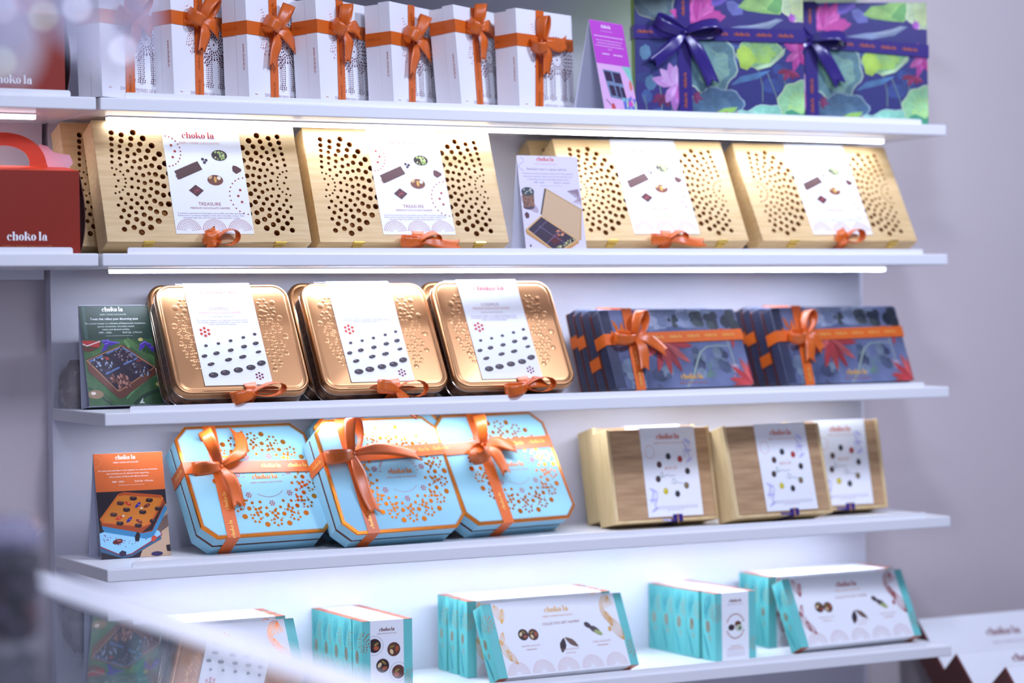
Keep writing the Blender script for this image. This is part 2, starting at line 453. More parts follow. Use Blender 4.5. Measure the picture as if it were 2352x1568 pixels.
def wood_label(parent, w, h, d):
    x0, x1, z0 = -w / 2 + .333 * w, -w / 2 + .716 * w, .065 * h
    lw, lh = x1 - x0, h - z0
    m = M(); m.box(x0, x1, -d - .0012, -d - .0003, z0, h + .0006, PAPER)
    m.box(x0, x1, -d - .0012, -d + .03, h + .0004, h + .0012, PAPER)
    T = sub(front(d + .0012), x0, h, lw, lh); A = lw / lh; o = .0003
    S = lambda rx, ry: None
    def disc(cx, cy, r, mt, k=1.0, rot=0, oo=o, n=14): m.disc(cx, cy, r, mt, oo, ry=r * A * k, n=n, T=T)
    T2 = sh(front(d + .0012), x0, h)           # metres from the top left corner
    P = lambda u, v: (u * lw, -v * lh)
    m.logo(*P(.46, .125), lw * .42, INKR, o, T=T2, tag=flat(200, 120, 100))
    for cx, cy, a0, a1, rr in ((-.0, .265, -85, 85, .035), (1.0, .66, 95, 265, .042)):
        c = P(cx + (.02 if cx < .5 else -.02), cy)
        for i in range(13):
            a = radians(a0 + (a1 - a0) * i / 12); m.disc(c[0] + rr * .85 * cos(a), c[1] + rr * sin(a) * .95, .0017, INKR, o, T=T2, n=8)
        for i in (-1, 0, 1): m.disc(c[0] + (.012 if cx < .5 else -.012) * (1 if i else 1.5), c[1] + i * .013, .0028, INKR, o, T=T2, n=10)
    def quad(u, v, L, Wd, rot, mt, oo=o): 
        c = P(u, v); r = radians(rot)
        m.poly([(c[0] + a * L * cos(r) - bb * Wd * sin(r), c[1] + a * L * sin(r) + bb * Wd * cos(r)) for a, bb in ((-.5, -.5), (.5, -.5), (.5, .5), (-.5, .5))], mt, oo, T2)
    quad(.27, .435, .056, .020, 24, flat(84, 52, 50)); quad(.265, .455, .056, .010, 24, flat(122, 84, 82), o * .7)
    for i in range(9): quad(.15 + .026 * i, .462 - .0062 * i * 1.3, .0008, .017, 24, flat(104, 68, 64), o * 1.6)
    c = P(.70, .295); m.disc(*c, .0165, flat(60, 44, 44), o, ry=.012, T=T2, n=20)
    rnd = random.Random(4)
    for i in range(26):
        a, q = rnd.uniform(0, 6.28), rnd.uniform(0, 1) ** .5
        m.disc(c[0] + .0135 * q * cos(a), c[1] + .0095 * q * sin(a), .0026, flat(*rnd.choice(((176, 200, 120), (150, 176, 96), (206, 220, 160)))), o * 1.6, ry=.0014, rot=rnd.uniform(0, 3), T=T2, n=7)
    for dx, dy in ((-.004, .003), (.003, .001), (-.001, -.004)):
        c = P(.50, .345); m.disc(c[0] + dx, c[1] + dy, .0033, flat(64, 50, 66), o, T=T2)
    c = P(.90, .42); m.poly([(c[0] + x, c[1] + y) for x, y in ((-.009, -.004), (-.002, -.010), (.009, -.004), (.010, .001), (.001, .007), (-.006, .009), (-.009, .004))], flat(88, 46, 44), o, T2)
    c = P(.60, .52); m.disc(*c, .0165, flat(116, 62, 44), o, ry=.0115, T=T2, n=20)
    m.disc(c[0], c[1] + .001, .0030, flat(214, 160, 70), o * 1.6, ry=.0068, T=T2); m.disc(c[0] - .0095, c[1] + .006, .0048, flat(206, 172, 122), o * 1.6, ry=.003, rot=.8, T=T2); m.disc(c[0] + .008, c[1] + .0045, .0042, flat(236, 222, 190), o * 1.6, T=T2)
    c = P(.335, .615); m.poly([(c[0] + x, c[1] + y) for x, y in ((0, -.0135), (.0155, 0), (0, .0125), (-.0155, 0))], flat(78, 36, 40), o, T2)
    for i in range(14): m.disc(c[0] + rnd.uniform(-.006, .006), c[1] + rnd.uniform(-.005, .005), .0009, flat(206, 80, 90), o * 1.6, T=T2, n=6)
    m.text('TREASURE', *P(.48, .735), .012, INKR, o, T=T2, width=.047)
    m.text('PREMIUM CHOCOLATE HAMPER', *P(.48, .772), .008, INKR, o, T=T2, width=.082)
    for i, s in enumerate(('A premium assortment of chocolates such as Milk chocolate mendiants,', 'Butterscotch crunchettes, Raspberry minis, Dark chocolate rochers, Dark', 'chocolate finger bars and Chocolate dipped pistachio cookies.')):
        m.text(s, *P(.48, .818 + .02 * i), .004, flat(150, 120, 140), o, T=T2, width=(.138, .138, .118)[i])
    for i in range(3):
        c = P(.17 + .33 * i, .975); dotted_fan(m, T2, c[0], c[1], .0245, INKR, 6, o, 8, 172, 1.1)
    return m.build('label', parent)

def small_bow_orange(parent, C, loops, tails, W=.024, band=None):
    m = M(); bow(m, C, loops, tails, W, ORANGE)
    if band:
        cs, wd = band; m.strip(cs, wd, [W] * len(cs), ORANGE)
    return m.build('ribbon', parent, smooth=True, solid=.0005)

def wooden_box(label, x, y, z, phi, th, loops, tails, group=None):
    w, h, d = .421, .2591, .0634
    t = thing('wooden_gift_box', label, 'gift box', x, y, z, phi, th, group)
    m = M(); e = .009; f = -d + .0065
    m.box(-w / 2, w / 2, -e, 0, 0, h, WOOD)
    m.box(-w / 2, -w / 2 + e, f, -e, 0, h, WOOD); m.box(w / 2 - e, w / 2, f, -e, 0, h, WOOD)
    m.box(-w / 2 + e, w / 2 - e, f, -e, 0, e, WOOD); m.box(-w / 2 + e, w / 2 - e, f, -e, h - e, h, WOOD)
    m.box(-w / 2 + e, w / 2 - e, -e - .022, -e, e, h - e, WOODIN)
    m.build('body', t)
    H = []
    half_mandala(-w / 2 + .026, h * .5, 1, .113, H); half_mandala(w / 2 - .026, h * .5, -1, .113, H)
    H = [q for q in H if -w / 2 + .02 < q[0] < -w / 2 + .333 * w + .004 or w / 2 - .02 > q[0] > -w / 2 + .716 * w - .004]
    holed_plate('lid', w, h, H, -d, -d + .0065, WOOD, t)
    wood_label(t, w, h, d)
    for cx in (-w * .30, w * .345):
        c = M(); c.box(cx - .012, cx + .012, -d - .0012, -d + .012, -.0022, .0005, BRASS); c.box(cx - .009, cx + .009, -d + .010, -d + .026, -.0032, 0, BRASS)
        c.box(cx - .012, cx + .012, -d - .0016, -d, -.002, .0016, BRASS)
        c.build('clasp', t, bevel=.0006)
    ms = M(); 
    bow(ms, (.006, -d - .003, -.001), loops, tails, .023, ORANGE, knot=.8)
    ms.strip([(.006, -d - .0022, .024), (.006, -d - .003, .012), (.006, -d - .002, .0), (.006, -d + .012, -.004), (.006, -d + .05, -.004)], [(1, 0, 0)] * 5, [.026] * 5, ORANGE)
    ms.build('ribbon', t, smooth=True, solid=.0005)
    return t
G = 'perforated wooden gift boxes on the second shelf'
W1 = wooden_box('perforated wooden gift box with orange curl, right beside the lower red carry box', .2335, .0920, ZS[2], .7, 21.7, [(12, .046, .018, 60), (170, .026, .010, 40)], [(112, .028, .004, .004), (190, .026, -.002, .004)], G)
again(W1, 'perforated wooden gift box mostly hidden between the lower red carry box and its wooden neighbour', .1990, .2100, ZS[2], -.5, 17.0)
W2 = wooden_box('perforated wooden gift box standing just left of the white tent card on its shelf', .6860, .1060, ZS[2], 2.3, 23.0, [(184, .046, .014, 40), (10, .042, .014, 45)], [(-2, .092, -.004, -.008)], G)
again(W2, 'perforated wooden gift box whose left holes are covered by the white tent card', 1.2940, .1189, ZS[2], 3.3, 29.0)
again(W1, 'wooden gift box of which only a corner shows above the white tent card', 1.2800, .2220, ZS[2], 3.1, 26.0)
again(W1, 'perforated wooden gift box at the far right end of the second shelf', 1.7520, .1050, ZS[2], 1.0, 29.5)

# ---------------------------------------------------------------- tent cards
def tent(label, x, y, z, phi, w, h, foot, apex, zl, draw):
    """front leaf from (y=0, z=zl) to the apex, back leaf down to y=foot"""
    t = thing('tent_card', label, 'tent card', x, y, z, phi, 0)
    e = .0008
    v = Vector((0, apex, h - zl)); L = v.length; v = v / L; n = Vector((0, -v.z, v.y))
    Tf = lambda a, b, o=0.0: tuple(Vector((a, 0, zl)) + v * b + n * o)
    m = M(); k = len(m.v)
    def slab(p, q, mt):
        a, c = Vector(p), Vector(q); dd = (c - a).normalized(); nn = Vector((0, -dd.z, dd.y)) * e
        pts = [a, c, c - nn, a - nn]
        m.face3([(-w / 2, *s_[1:]) for s_ in pts], mt); m.face3([(w / 2, *s_[1:]) for s_ in reversed(pts)], mt)
        for i in range(4):
            s1, s2 = pts[i], pts[(i + 1) % 4]
            m.face3([(-w / 2, *s1[1:]), (w / 2, *s1[1:]), (w / 2, *s2[1:]), (-w / 2, *s2[1:])], mt)
    slab((0, 0, zl), (0, apex, h), CARD)
    T = lambda a, b, o=0.0: Tf(-w / 2 + a * w, L - b * L, o + .0002)
    m.clip = (-w / 2, w / 2, zl, h); draw(m, T, w, L, Tf); m.clip = None
    m.build('front_leaf', t)
    m = M(); slab((0, apex + .0002, h), (0, foot, .0), CARD); m.build('back_leaf', t)
    m = M(); slab((0, 0.001, zl + .0002), (0, foot - .001, .0009), CARD); m.build('base_flap', t)
    return t

def card_head(m, Tf, w, L, logo_c, tag_c, title, lines, ink, info, title_c=None, top=.040, lw=.29):
    X = lambda u: -w / 2 + u * w
    Zv = lambda v: L - v * L
    m.logo(X(.46), Zv(top + .008), w * lw, logo_c, .0005, T=Tf, tag=tag_c)
    v = .138
    if title: m.text(title, X(.47), Zv(v), 1, title_c or ink, .0005, T=Tf, width=w * .66); v = .183
    else: v = .166
    for s, k in lines:
        m.text(s, X(.48), Zv(v), 1, ink, .0005, T=Tf, width=w * k); v += .03
    m.text(info[0], X(.33), Zv(.275), 1, ink, .0005, T=Tf, width=w * .18)
    m.text(info[1], X(.70), Zv(.275), 1, ink, .0005, T=Tf, width=w * .27)
    m.rect(X(.33), X(.70), Zv(.308) - .0002, Zv(.308) + .0002, ink, .0005, Tf)

def blob(m, T, cx, cy, r, mt, o, ry=None, wob=.08, k=7, n=28, rot=0.0, ph=0.0):
    ry = ry or r; P = []
    for i in range(n):
        a = 2 * pi * i / n; q = 1 + wob * sin(k * a + ph) + wob * .5 * sin((k - 3) * a + 2 * ph)
        x, y = r * q * cos(a), ry * q * sin(a)
        P.append((cx + x * cos(rot) - y * sin(rot), cy + x * sin(rot) + y * cos(rot)))
    m.poly(P, mt, o, T)
def petal(m, T, cx, cy, L, W, ang, mt, o):
    a = radians(ang); P = []
    for s_, q in ((0, .12), (.2, .6), (.45, 1), (.7, .8), (.9, .35), (1, 0), (.9, -.35), (.7, -.8), (.45, -1), (.2, -.6), (0, -.12)):
        P.append((cx + s_ * L * cos(a) - q * W * .5 * sin(a), cy + s_ * L * sin(a) + q * W * .5 * cos(a)))
    m.poly(P, mt, o, T)

def draw_orange(m, T, w, L, Tf):
    O = .0002
    m.rect(0, 1, 0, .365, flat(214, 104, 48), O, T); m.rect(0, 1, .365, 1, flat(44, 36, 44), O, T)
    m.poly([(.55, 1), (.80, .62), (1, .50), (1, 1)], flat(196, 164, 134), O * 1.4, T)
    m.poly([(.80, .70), (1, .60), (1, .72), (.86, .78)], flat(112, 90, 80), O * 1.7, T)
    for a, c in (((.02, .07, .14), 30), ((.06, .12, .19), 60)): m.stroke([(.02 + .1 * sin(i * .5), .02 + .018 * i) for i in range(9)], .004, flat(226, 140, 90), O * 1.6, T)
    card_head(m, Tf, w, L, INKW, INKW, None, (('The exotic chocolate flavors come together in a suave box of bonbons', .86), ('that reminded one of a delicate french experience.', .62), ('1 Box contains: 16 Pieces & 8 different flavours', .57)), INKW, ('MRP : 1350/-', 'Shelf Life : 4 Months'))
    # lower blue box
    m.poly([(0, .84), (.0, .93), (.30, 1), (.44, .985), (.88, .84), (.88, .78)], flat(60, 96, 124), O * 2, T)
    m.poly([(0, .76), (.12, .73), (.55, .74), (.88, .765), (.90, .80), (.44, .965), (.30, .98), (0, .885)], flat(156, 34, 44), O * 2.4, T)
    m.poly([(0, .755), (.12, .73), (.55, .735), (.86, .76), (.885, .795), (.43, .958), (.30, .972), (0, .875)], flat(150, 208, 240), O * 3, T)
    rnd = random.Random(2)
    for i in range(90):
        u, v = rnd.uniform(.04, .74), rnd.uniform(.77, .93)
        if v < .905 - abs(u - .38) * .22 and not (.3 < u < .55 and v < .82): m.disc(u, v, .008 * rnd.uniform(.5, 1.2), flat(126, 24, 60), O * 3.5, ry=.0045, T=T, n=8)
    # tray: blue outside, orange walls, bottom
    m.poly([(.03, .64), (.05, .72), (.08, .745), (.66, .83), (.77, .81), (1.0, .56), (.99, .52)], flat(62, 134, 178), O * 4, T)
    m.poly([(.02, .62), (.04, .685), (.62, .775), (.76, .76), (.985, .50), (.97, .47), (.5, .5)], flat(164, 70, 30), O * 4.6, T)
    m.poly([(.60, .77), (.76, .75), (.985, .48), (.96, .50), (.74, .70)], flat(46, 26, 30), O * 4.8, T)
    m.poly([(.02, .62), (.30, .40), (.40, .375), (.93, .42), (.965, .455), (.74, .69), (.63, .715), (.06, .66)], flat(216, 110, 40), O * 5, T)
    m.poly([(.06, .615), (.31, .415), (.40, .40), (.90, .44), (.925, .465), (.72, .675), (.63, .70), (.09, .65)], flat(214, 126, 44), O * 5.4, T)
    m.poly([(.31, .39), (.40, .375), (.93, .42), (.93, .45), (.40, .405), (.32, .412)], flat(182, 78, 34), O * 5.6, T)
    sq = ((.52, .44), (.75, .465), (.33, .48), (.22, .585), (.41, .545), (.64, .575), (.87, .55), (.78, .665), (.30, .67), (.56, .70))
    for i, (u, v) in enumerate(sq):
        c = flat(48, 30, 36) if i not in (2, 3) else flat(88, 50, 44)
        m.poly([(u - .05, v - .012), (u - .02, v - .022), (u + .05, v - .014), (u + .055, v + .008), (u + .02, v + .022), (u - .045, v + .014)], c, O * 6, T)
        m.poly([(u - .02, v - .018), (u + .03, v - .013), (u + .02, v - .004), (u - .03, v - .009)], flat(96, 74, 80) if i > 3 else flat(120, 80, 70), O * 6.4, T)
    for u, v, c, r in ((.44, .487, (206, 70, 40), 0), (.58, .505, (60, 50, 140), 1), (.71, .515, (120, 44, 34), 2), (.29, .62, (206, 64, 38), 2), (.44, .64, (58, 44, 130), 1), (.58, .66, (140, 56, 38), 0)):
        m.disc(u, v, .05, flat(*c), O * 6, ry=.017, rot=(.3, -.5, -.25)[r], T=T, n=14)
        m.disc(u + .01, v - .005, .014, flat(*[min(255, q + 80) for q in c]), O * 6.4, ry=.004, T=T, n=8)
    for u, v in ((.60, .525), (.33, .59)): m.disc(u + .03, v + .01, .018, INKW, O * 6, ry=.007, T=T, n=10)
    m.poly([(.50, .80), (.54, .755), (.58, .78), (.56, .84), (.50, .85)], flat(36, 24, 30), O * 5.2, T)
    m.disc(.25, .84, .075, flat(96, 36, 34), O * 5, ry=.024, rot=-.12, T=T, n=16); m.disc(.27, .832, .03, flat(190, 110, 100), O * 5.4, ry=.006, T=T)
    m.disc(.77, .83, .04, flat(200, 72, 40), O * 5, ry=.026, rot=-.4, T=T)
    m.poly([(.25, .95), (.30, .925), (.36, .94), (.35, .975), (.28, .985)], flat(56, 44, 66), O * 5, T)
    m.disc(.80, .975, .085, flat(48, 40, 84), O * 5, ry=.022, T=T, n=16); m.poly([(.94, .90), (1, .895), (1, .96), (.95, .955)], flat(40, 30, 38), O * 5, T)

def draw_green(m, T, w, L, Tf):
    O = .0002; rnd = random.Random(5)
    m.rect(0, 1, 0, .345, flat(44, 62, 54), O, T); m.rect(0, 1, .345, 1, mat('green_cloth_print', (62, 100, 58), .5, noise=16, rgb2=(34, 58, 40)), O, T)
    m.rect(.04, .085, .0, .34, flat(62, 88, 80), O * 1.3, T)
    card_head(m, Tf, w, L, INKW, flat(190, 196, 192), 'Treats that reflect your discerning taste', (('This eclectic hamper is a collection of butterscotch crunchettes,', .84), ('peanut crunchettes, chocolate coated', .50), ('raisins and almond marbles.', .38)), flat(214, 220, 216), ('MRP : 1650/-', 'Shelf Life : 6 Months'), INKW)
    for u0, v0, u1, v1, b_, wd, c in ((.0, .50, .30, .36, .05, .05, (74, 112, 66)), (.62, .36, 1.0, .58, -.05, .06, (84, 124, 74)), (.66, .40, 1.0, .50, .03, .03, (48, 82, 52)), (.0, .74, .34, 1.0, .06, .05, (70, 108, 66)), (.02, .82, .30, .99, .05, .025, (40, 70, 48)), (.56, .97, 1.0, .74, -.06, .05, (60, 100, 62)), (.62, .99, 1.0, .86, -.03, .04, (32, 60, 42)), (.52, .93, .98, .72, -.03, .02, (96, 140, 88)), (.58, .36, .62, .42, .02, .04, (110, 150, 92))):
        m.stroke([(u0 + (u1 - u0) * q / 10 + b_ * sin(pi * q / 10), v0 + (v1 - v0) * q / 10 + b_ * .6 * sin(pi * q / 10)) for q in range(11)], wd, paint(*c, 30), O * 1.2, T)
    m.poly([(0, .40), (.22, .42), (.24, .36), (.0, .35)], flat(176, 50, 48), O * 2, T); m.stroke([(0, .385), (.06, .405), (.24, .36)], .012, flat(220, 200, 196), O * 2.4, T)
    m.poly([(0, .41), (.08, .42), (.24, .375), (.24, .41), (.10, .465), (0, .455)], flat(96, 50, 38), O * 2, T)
    for q in (((.26, .36), (.36, .35), (.30, .40)), ((.34, .36), (.50, .38), (.36, .41)), ((.30, .39), (.35, .38), (.33, .44), (.24, .47)), ((.78, .40), (.86, .37), (.84, .43), (.76, .465)), ((.84, .37), (.94, .40), (.92, .45), (.88, .42)), ((.92, .43), (1, .42), (1, .47), (.93, .47))):
        m.poly(list(q), flat(70, 44, 150), O * 3, T); m.stroke(list(q)[:2], .01, flat(120, 96, 200), O * 3.3, T)
    tray = [(.02, .545), (.04, .535), (.52, .40), (.56, .40), (.96, .625), (.965, .66), (.955, .70), (.46, .93), (.41, .93), (.04, .66)]
    m.poly(tray, flat(96, 52, 38), O * 3, T)
    m.poly([(.02, .55), (.52, .405), (.96, .63), (.44, .86), (.40, .86)], flat(160, 112, 78), O * 3.6, T)
    m.poly([(.05, .55), (.52, .415), (.93, .632), (.44, .845), (.39, .84)], flat(38, 26, 44), O * 4, T)
    for a, b2 in (((.07, .56), (.25, .505)), ((.31, .485), (.50, .43)), ((.54, .43), (.70, .51)), ((.27, .685), (.46, .625)), ((.53, .595), (.72, .535))): m.stroke([a, b2], .018, flat(86, 112, 160), O * 4.6, T)
    m.stroke([(.30, .49), (.66, .72)], .012, flat(24, 18, 34), O * 4.6, T)
    m.disc(.28, .535, .06, flat(150, 56, 36), O * 4.4, ry=.018, T=T); m.disc(.74, .56, .04, flat(110, 40, 36), O * 4.4, ry=.014, T=T)
    for (u0, v0), n, cl, r in (((.24, .59), 46, ((58, 50, 66), (140, 150, 176), (44, 34, 46)), .014), ((.54, .51), 60, ((54, 36, 48), (120, 104, 116), (40, 28, 40)), .011), ((.74, .65), 40, ((60, 44, 52), (126, 140, 160), (48, 32, 40)), .015), ((.46, .76), 46, ((110, 66, 56), (168, 120, 106), (84, 46, 42)), .019)):
        for i in range(n):
            a, q = rnd.uniform(0, 6.28), rnd.uniform(0, 1) ** .5
            u, v = u0 + .15 * q * cos(a) * .95, v0 + .062 * q * sin(a) + .02 * cos(a) * q
            c = rnd.choice(cl); m.disc(u, v, r * 1.35, flat(*c), O * (5 + .01 * i), ry=r * .80, rot=rnd.uniform(0, 3), T=T, n=9)
    m.disc(.10, .885, .11, flat(136, 112, 82), O * 3, ry=.045, T=T); m.disc(.07, .875, .035, flat(222, 206, 190), O * 3.6, ry=.016, T=T)
    m.disc(.80, .35, .035, flat(190, 176, 110), O * 3, ry=.018, T=T); m.disc(.97, .80, .035, flat(180, 160, 90), O * 3, ry=.02, T=T)
    m.poly([(.68, .985), (.71, .955), (.74, .93), (.73, .965), (.76, .985)], flat(214, 222, 216), O * 3, T)

def draw_wood_card(m, T, w, L, Tf):
    O = .0002; rnd = random.Random(8)
    m.rect(0, 1, 0, 1, flat(226, 218, 232), O, T)
    m.stroke([(.06 + .05 * sin(i), .02 + .02 * i) for i in range(8)], .012, flat(196, 190, 226), O * 1.4, T)
    card_head(m, Tf, w, L, flat(214, 70, 50), flat(220, 150, 140), 'Delectable treats in a signature gift box', (('A premium assortment of chocolates including milk chocolate mendiants,', .84), ('butterscotch crunchettes, raspberry minis, dark chocolate rochers, dark', .80), ('chocolate finger bars and chocolate dipped pistachio cookies.', .70)), flat(110, 116, 140), ('MRP : 2250/-', 'Shelf Life : 4 Months'), flat(70, 90, 120), top=.032)
    m.disc(.13, .50, .16, flat(190, 172, 186), O * 1.3, ry=.05, rot=.5, T=T)
    m.poly([(.02, .36), (.22, .36), (.21, .52), (.03, .53)], flat(150, 108, 84), O * 2, T); m.disc(.115, .525, .095, flat(86, 70, 84), O * 1.8, ry=.03, T=T)
    for i in range(50): m.disc(rnd.uniform(.03, .21), rnd.uniform(.39, .52), .008, flat(70, 50, 52), O * 2.4, ry=.005, T=T, n=7)
    m.disc(.12, .37, .105, flat(60, 70, 74), O * 2.6, ry=.045, T=T, n=18)
    for i in range(9): m.disc(.12 + rnd.uniform(-.06, .06), .37 + rnd.uniform(-.025, .02), .014, flat(190, 190, 180), O * 3, ry=.008, T=T, n=8)
    m.poly([(.03, .60), (.07, .575), (.11, .60), (.10, .64), (.05, .645)], flat(96, 60, 68), O * 2, T)
    for i in range(14): m.stroke([(.96, .34), (.78 + .015 * i, .36 + .008 * i)], .008, flat(150, 128, 140), O * 2, T)
    for i in range(8): m.stroke([(1.0, .42), (.86 + .02 * i, .47 + .004 * i)], .008, flat(186, 164, 176), O * 2, T)
    m.poly([(.40, .33), (.44, .34), (1.0, .55), (.98, .575), (.93, .86), (.80, .86), (.30, .60)], flat(214, 180, 140), O * 3, T)
    m.poly([(.40, .335), (.425, .345), (.315, .60), (.29, .60)], flat(90, 80, 70), O * 3.4, T)
    m.stroke([(.42, .34), (.98, .55), (.90, .86)], .012, flat(196, 156, 100), O * 3.6, T)
    m.poly([(.02, .755), (.03, .80), (.50, 1.0), (.60, 1.0), (.88, .89), (.88, .86)], flat(204, 150, 92), O * 4, T)
    m.poly([(.02, .755), (.30, .61), (.88, .86), (.50, 1.0)], flat(222, 180, 124), O * 4.3, T)
    m.poly([(.06, .755), (.30, .628), (.84, .86), (.50, .985)], flat(62, 48, 66), O * 4.6, T)
    m.poly([(.38, .86), (.50, .80), (.62, .855), (.48, .915)], flat(96, 42, 50), O * 5, T)
    for i in range(10): m.disc(.60 + rnd.uniform(-.08, .08), .79 + rnd.uniform(-.03, .03), .022, flat(*rnd.choice(((196, 120, 80), (226, 170, 140), (120, 64, 48)))), O * 5.3, ry=.013, T=T, n=9)
    for i in range(40):
        q = rnd.uniform(0, 1); m.disc(.52 + .26 * q + rnd.uniform(-.04, .04), .955 - .10 * q + rnd.uniform(-.015, .015), .014, flat(*rnd.choice(((176, 180, 110), (208, 206, 150), (120, 120, 80)))), O * 5.4, ry=.007, rot=rnd.uniform(0, 3), T=T, n=7)
    for a, b2 in (((.14, .80), (.38, .67)), ((.24, .72), (.66, .90)), ((.34, .90), (.58, .77))): m.stroke([a, b2], .006, flat(130, 116, 150), O * 5.6, T)
    m.disc(.08, .92, .014, flat(80, 80, 90), O * 3, T=T); m.disc(.18, .975, .03, flat(196, 80, 60), O * 3, ry=.008, T=T)

def draw_magenta(m, T, w, L, Tf):
    O = .0002; rnd = random.Random(3)
    m.rect(0, 1, 0, .46, flat(196, 76, 198), O, T); m.rect(0, 1, .46, 1, flat(228, 180, 222), O, T)
    m.logo(-w / 2 + w * .46, L - L * .06, w * .29, INKW, .0005, T=Tf)
    for v, q, t in ((.105, .34, .004), (.16, .80, .009), (.205, .74, .006), (.235, .70, .006), (.265, .80, .006), (.295, .12, .006), (.345, .26, .012)):
        u = .47 - q / 2 if v < .34 else .22
        while u < (.47 + q / 2 if v < .34 else .82):
            k = rnd.uniform(.02, .07)
            if not (v > .34 and .44 < u < .50): m.rect(u, u + k, v, v + t, flat(240, 214, 240), O * 2, T)
            u += k + .012
    m.poly([(.74, .46), (1, .46), (1, .66)], flat(140, 206, 190), O * 1.5, T); m.disc(.92, .66, .05, flat(222, 130, 120), O * 2, ry=.06, rot=.5, T=T)
    m.poly([(.14, .52), (.66, .53), (.72, .83), (.24, .81)], flat(120, 140, 170), O * 2, T)
    for u0, v0, u1, v1 in ((.17, .535, .37, .64), (.42, .54, .65, .65), (.25, .68, .40, .79), (.44, .68, .55, .80), (.58, .69, .69, .80)): m.poly([(u0, v0), (u1, v0 + .005), (u1 + .03, v1), (u0 + .03, v1)], flat(64, 48, 76), O * 2.5, T)
    m.rect(.60, 1, .80, 1, flat(110, 120, 200), O * 1.7, T)
    for i in range(24): m.disc(rnd.uniform(.62, .98), rnd.uniform(.81, .99), .05, flat(*rnd.choice(((130, 190, 200), (190, 130, 220), (90, 110, 190), (200, 220, 160)))), O * (2 + .02 * i), ry=.02, rot=rnd.uniform(0, 3), T=T, n=9)
    m.disc(.82, .86, .07, flat(206, 90, 190), O * 3, ry=.035, T=T); m.disc(.28, .92, .06, flat(204, 84, 92), O * 2, ry=.05, T=T); m.stroke([(.10, .84), (.24, .90)], .012, flat(120, 80, 90), O * 2, T); m.disc(.50, .94, .025, flat(90, 60, 80), O * 2, ry=.02, T=T)

tent('dark green tent card with a tray of chocolates on the third shelf', .106, .19, ZS[3], -1.5, .153, .2075, .052, .062, .007, draw_green)
tent('orange tent card with a picture of a blue octagonal box, on the fourth shelf', .1207, .186, ZS[4], -1, .1454, .2085, .080, .044, .0006, draw_orange)
tent('white tent card picturing an open wooden box on the second shelf', .9958, .0165, ZS[2], -3, .1497, .2085, .064, .036, .0006, draw_wood_card)
tent('magenta tent card on the top shelf between the white books and the lotus boxes', 1.1779, .0480, ZS[1], -27, .1328, .2065, .085, .040, .0006, draw_magenta)

# ---------------------------------------------------------------- gold tins
def rrect(w, h, r, n=6, dx=0.0, dz=0.0):
    P = []
    for cx, cz, a in ((w / 2 - r, r, -90), (w / 2 - r, h - r, 0), (-w / 2 + r, h - r, 90), (-w / 2 + r, r, 180)):
        for i in range(n + 1):
            q = radians(a + 90 * i / n); P.append((dx + cx + r * cos(q), dz + cz + r * sin(q)))
    return P
def flower6(m, T, x, z, R, r, mt, o=.0004, core=True, n=8):
    for i in range(6): m.disc(x + R * cos(i * pi / 3 + .5), z + R * sin(i * pi / 3 + .5), r, mt, o, T=T, n=n)
    if core: m.disc(x, z, r, mt, o, T=T, n=n)

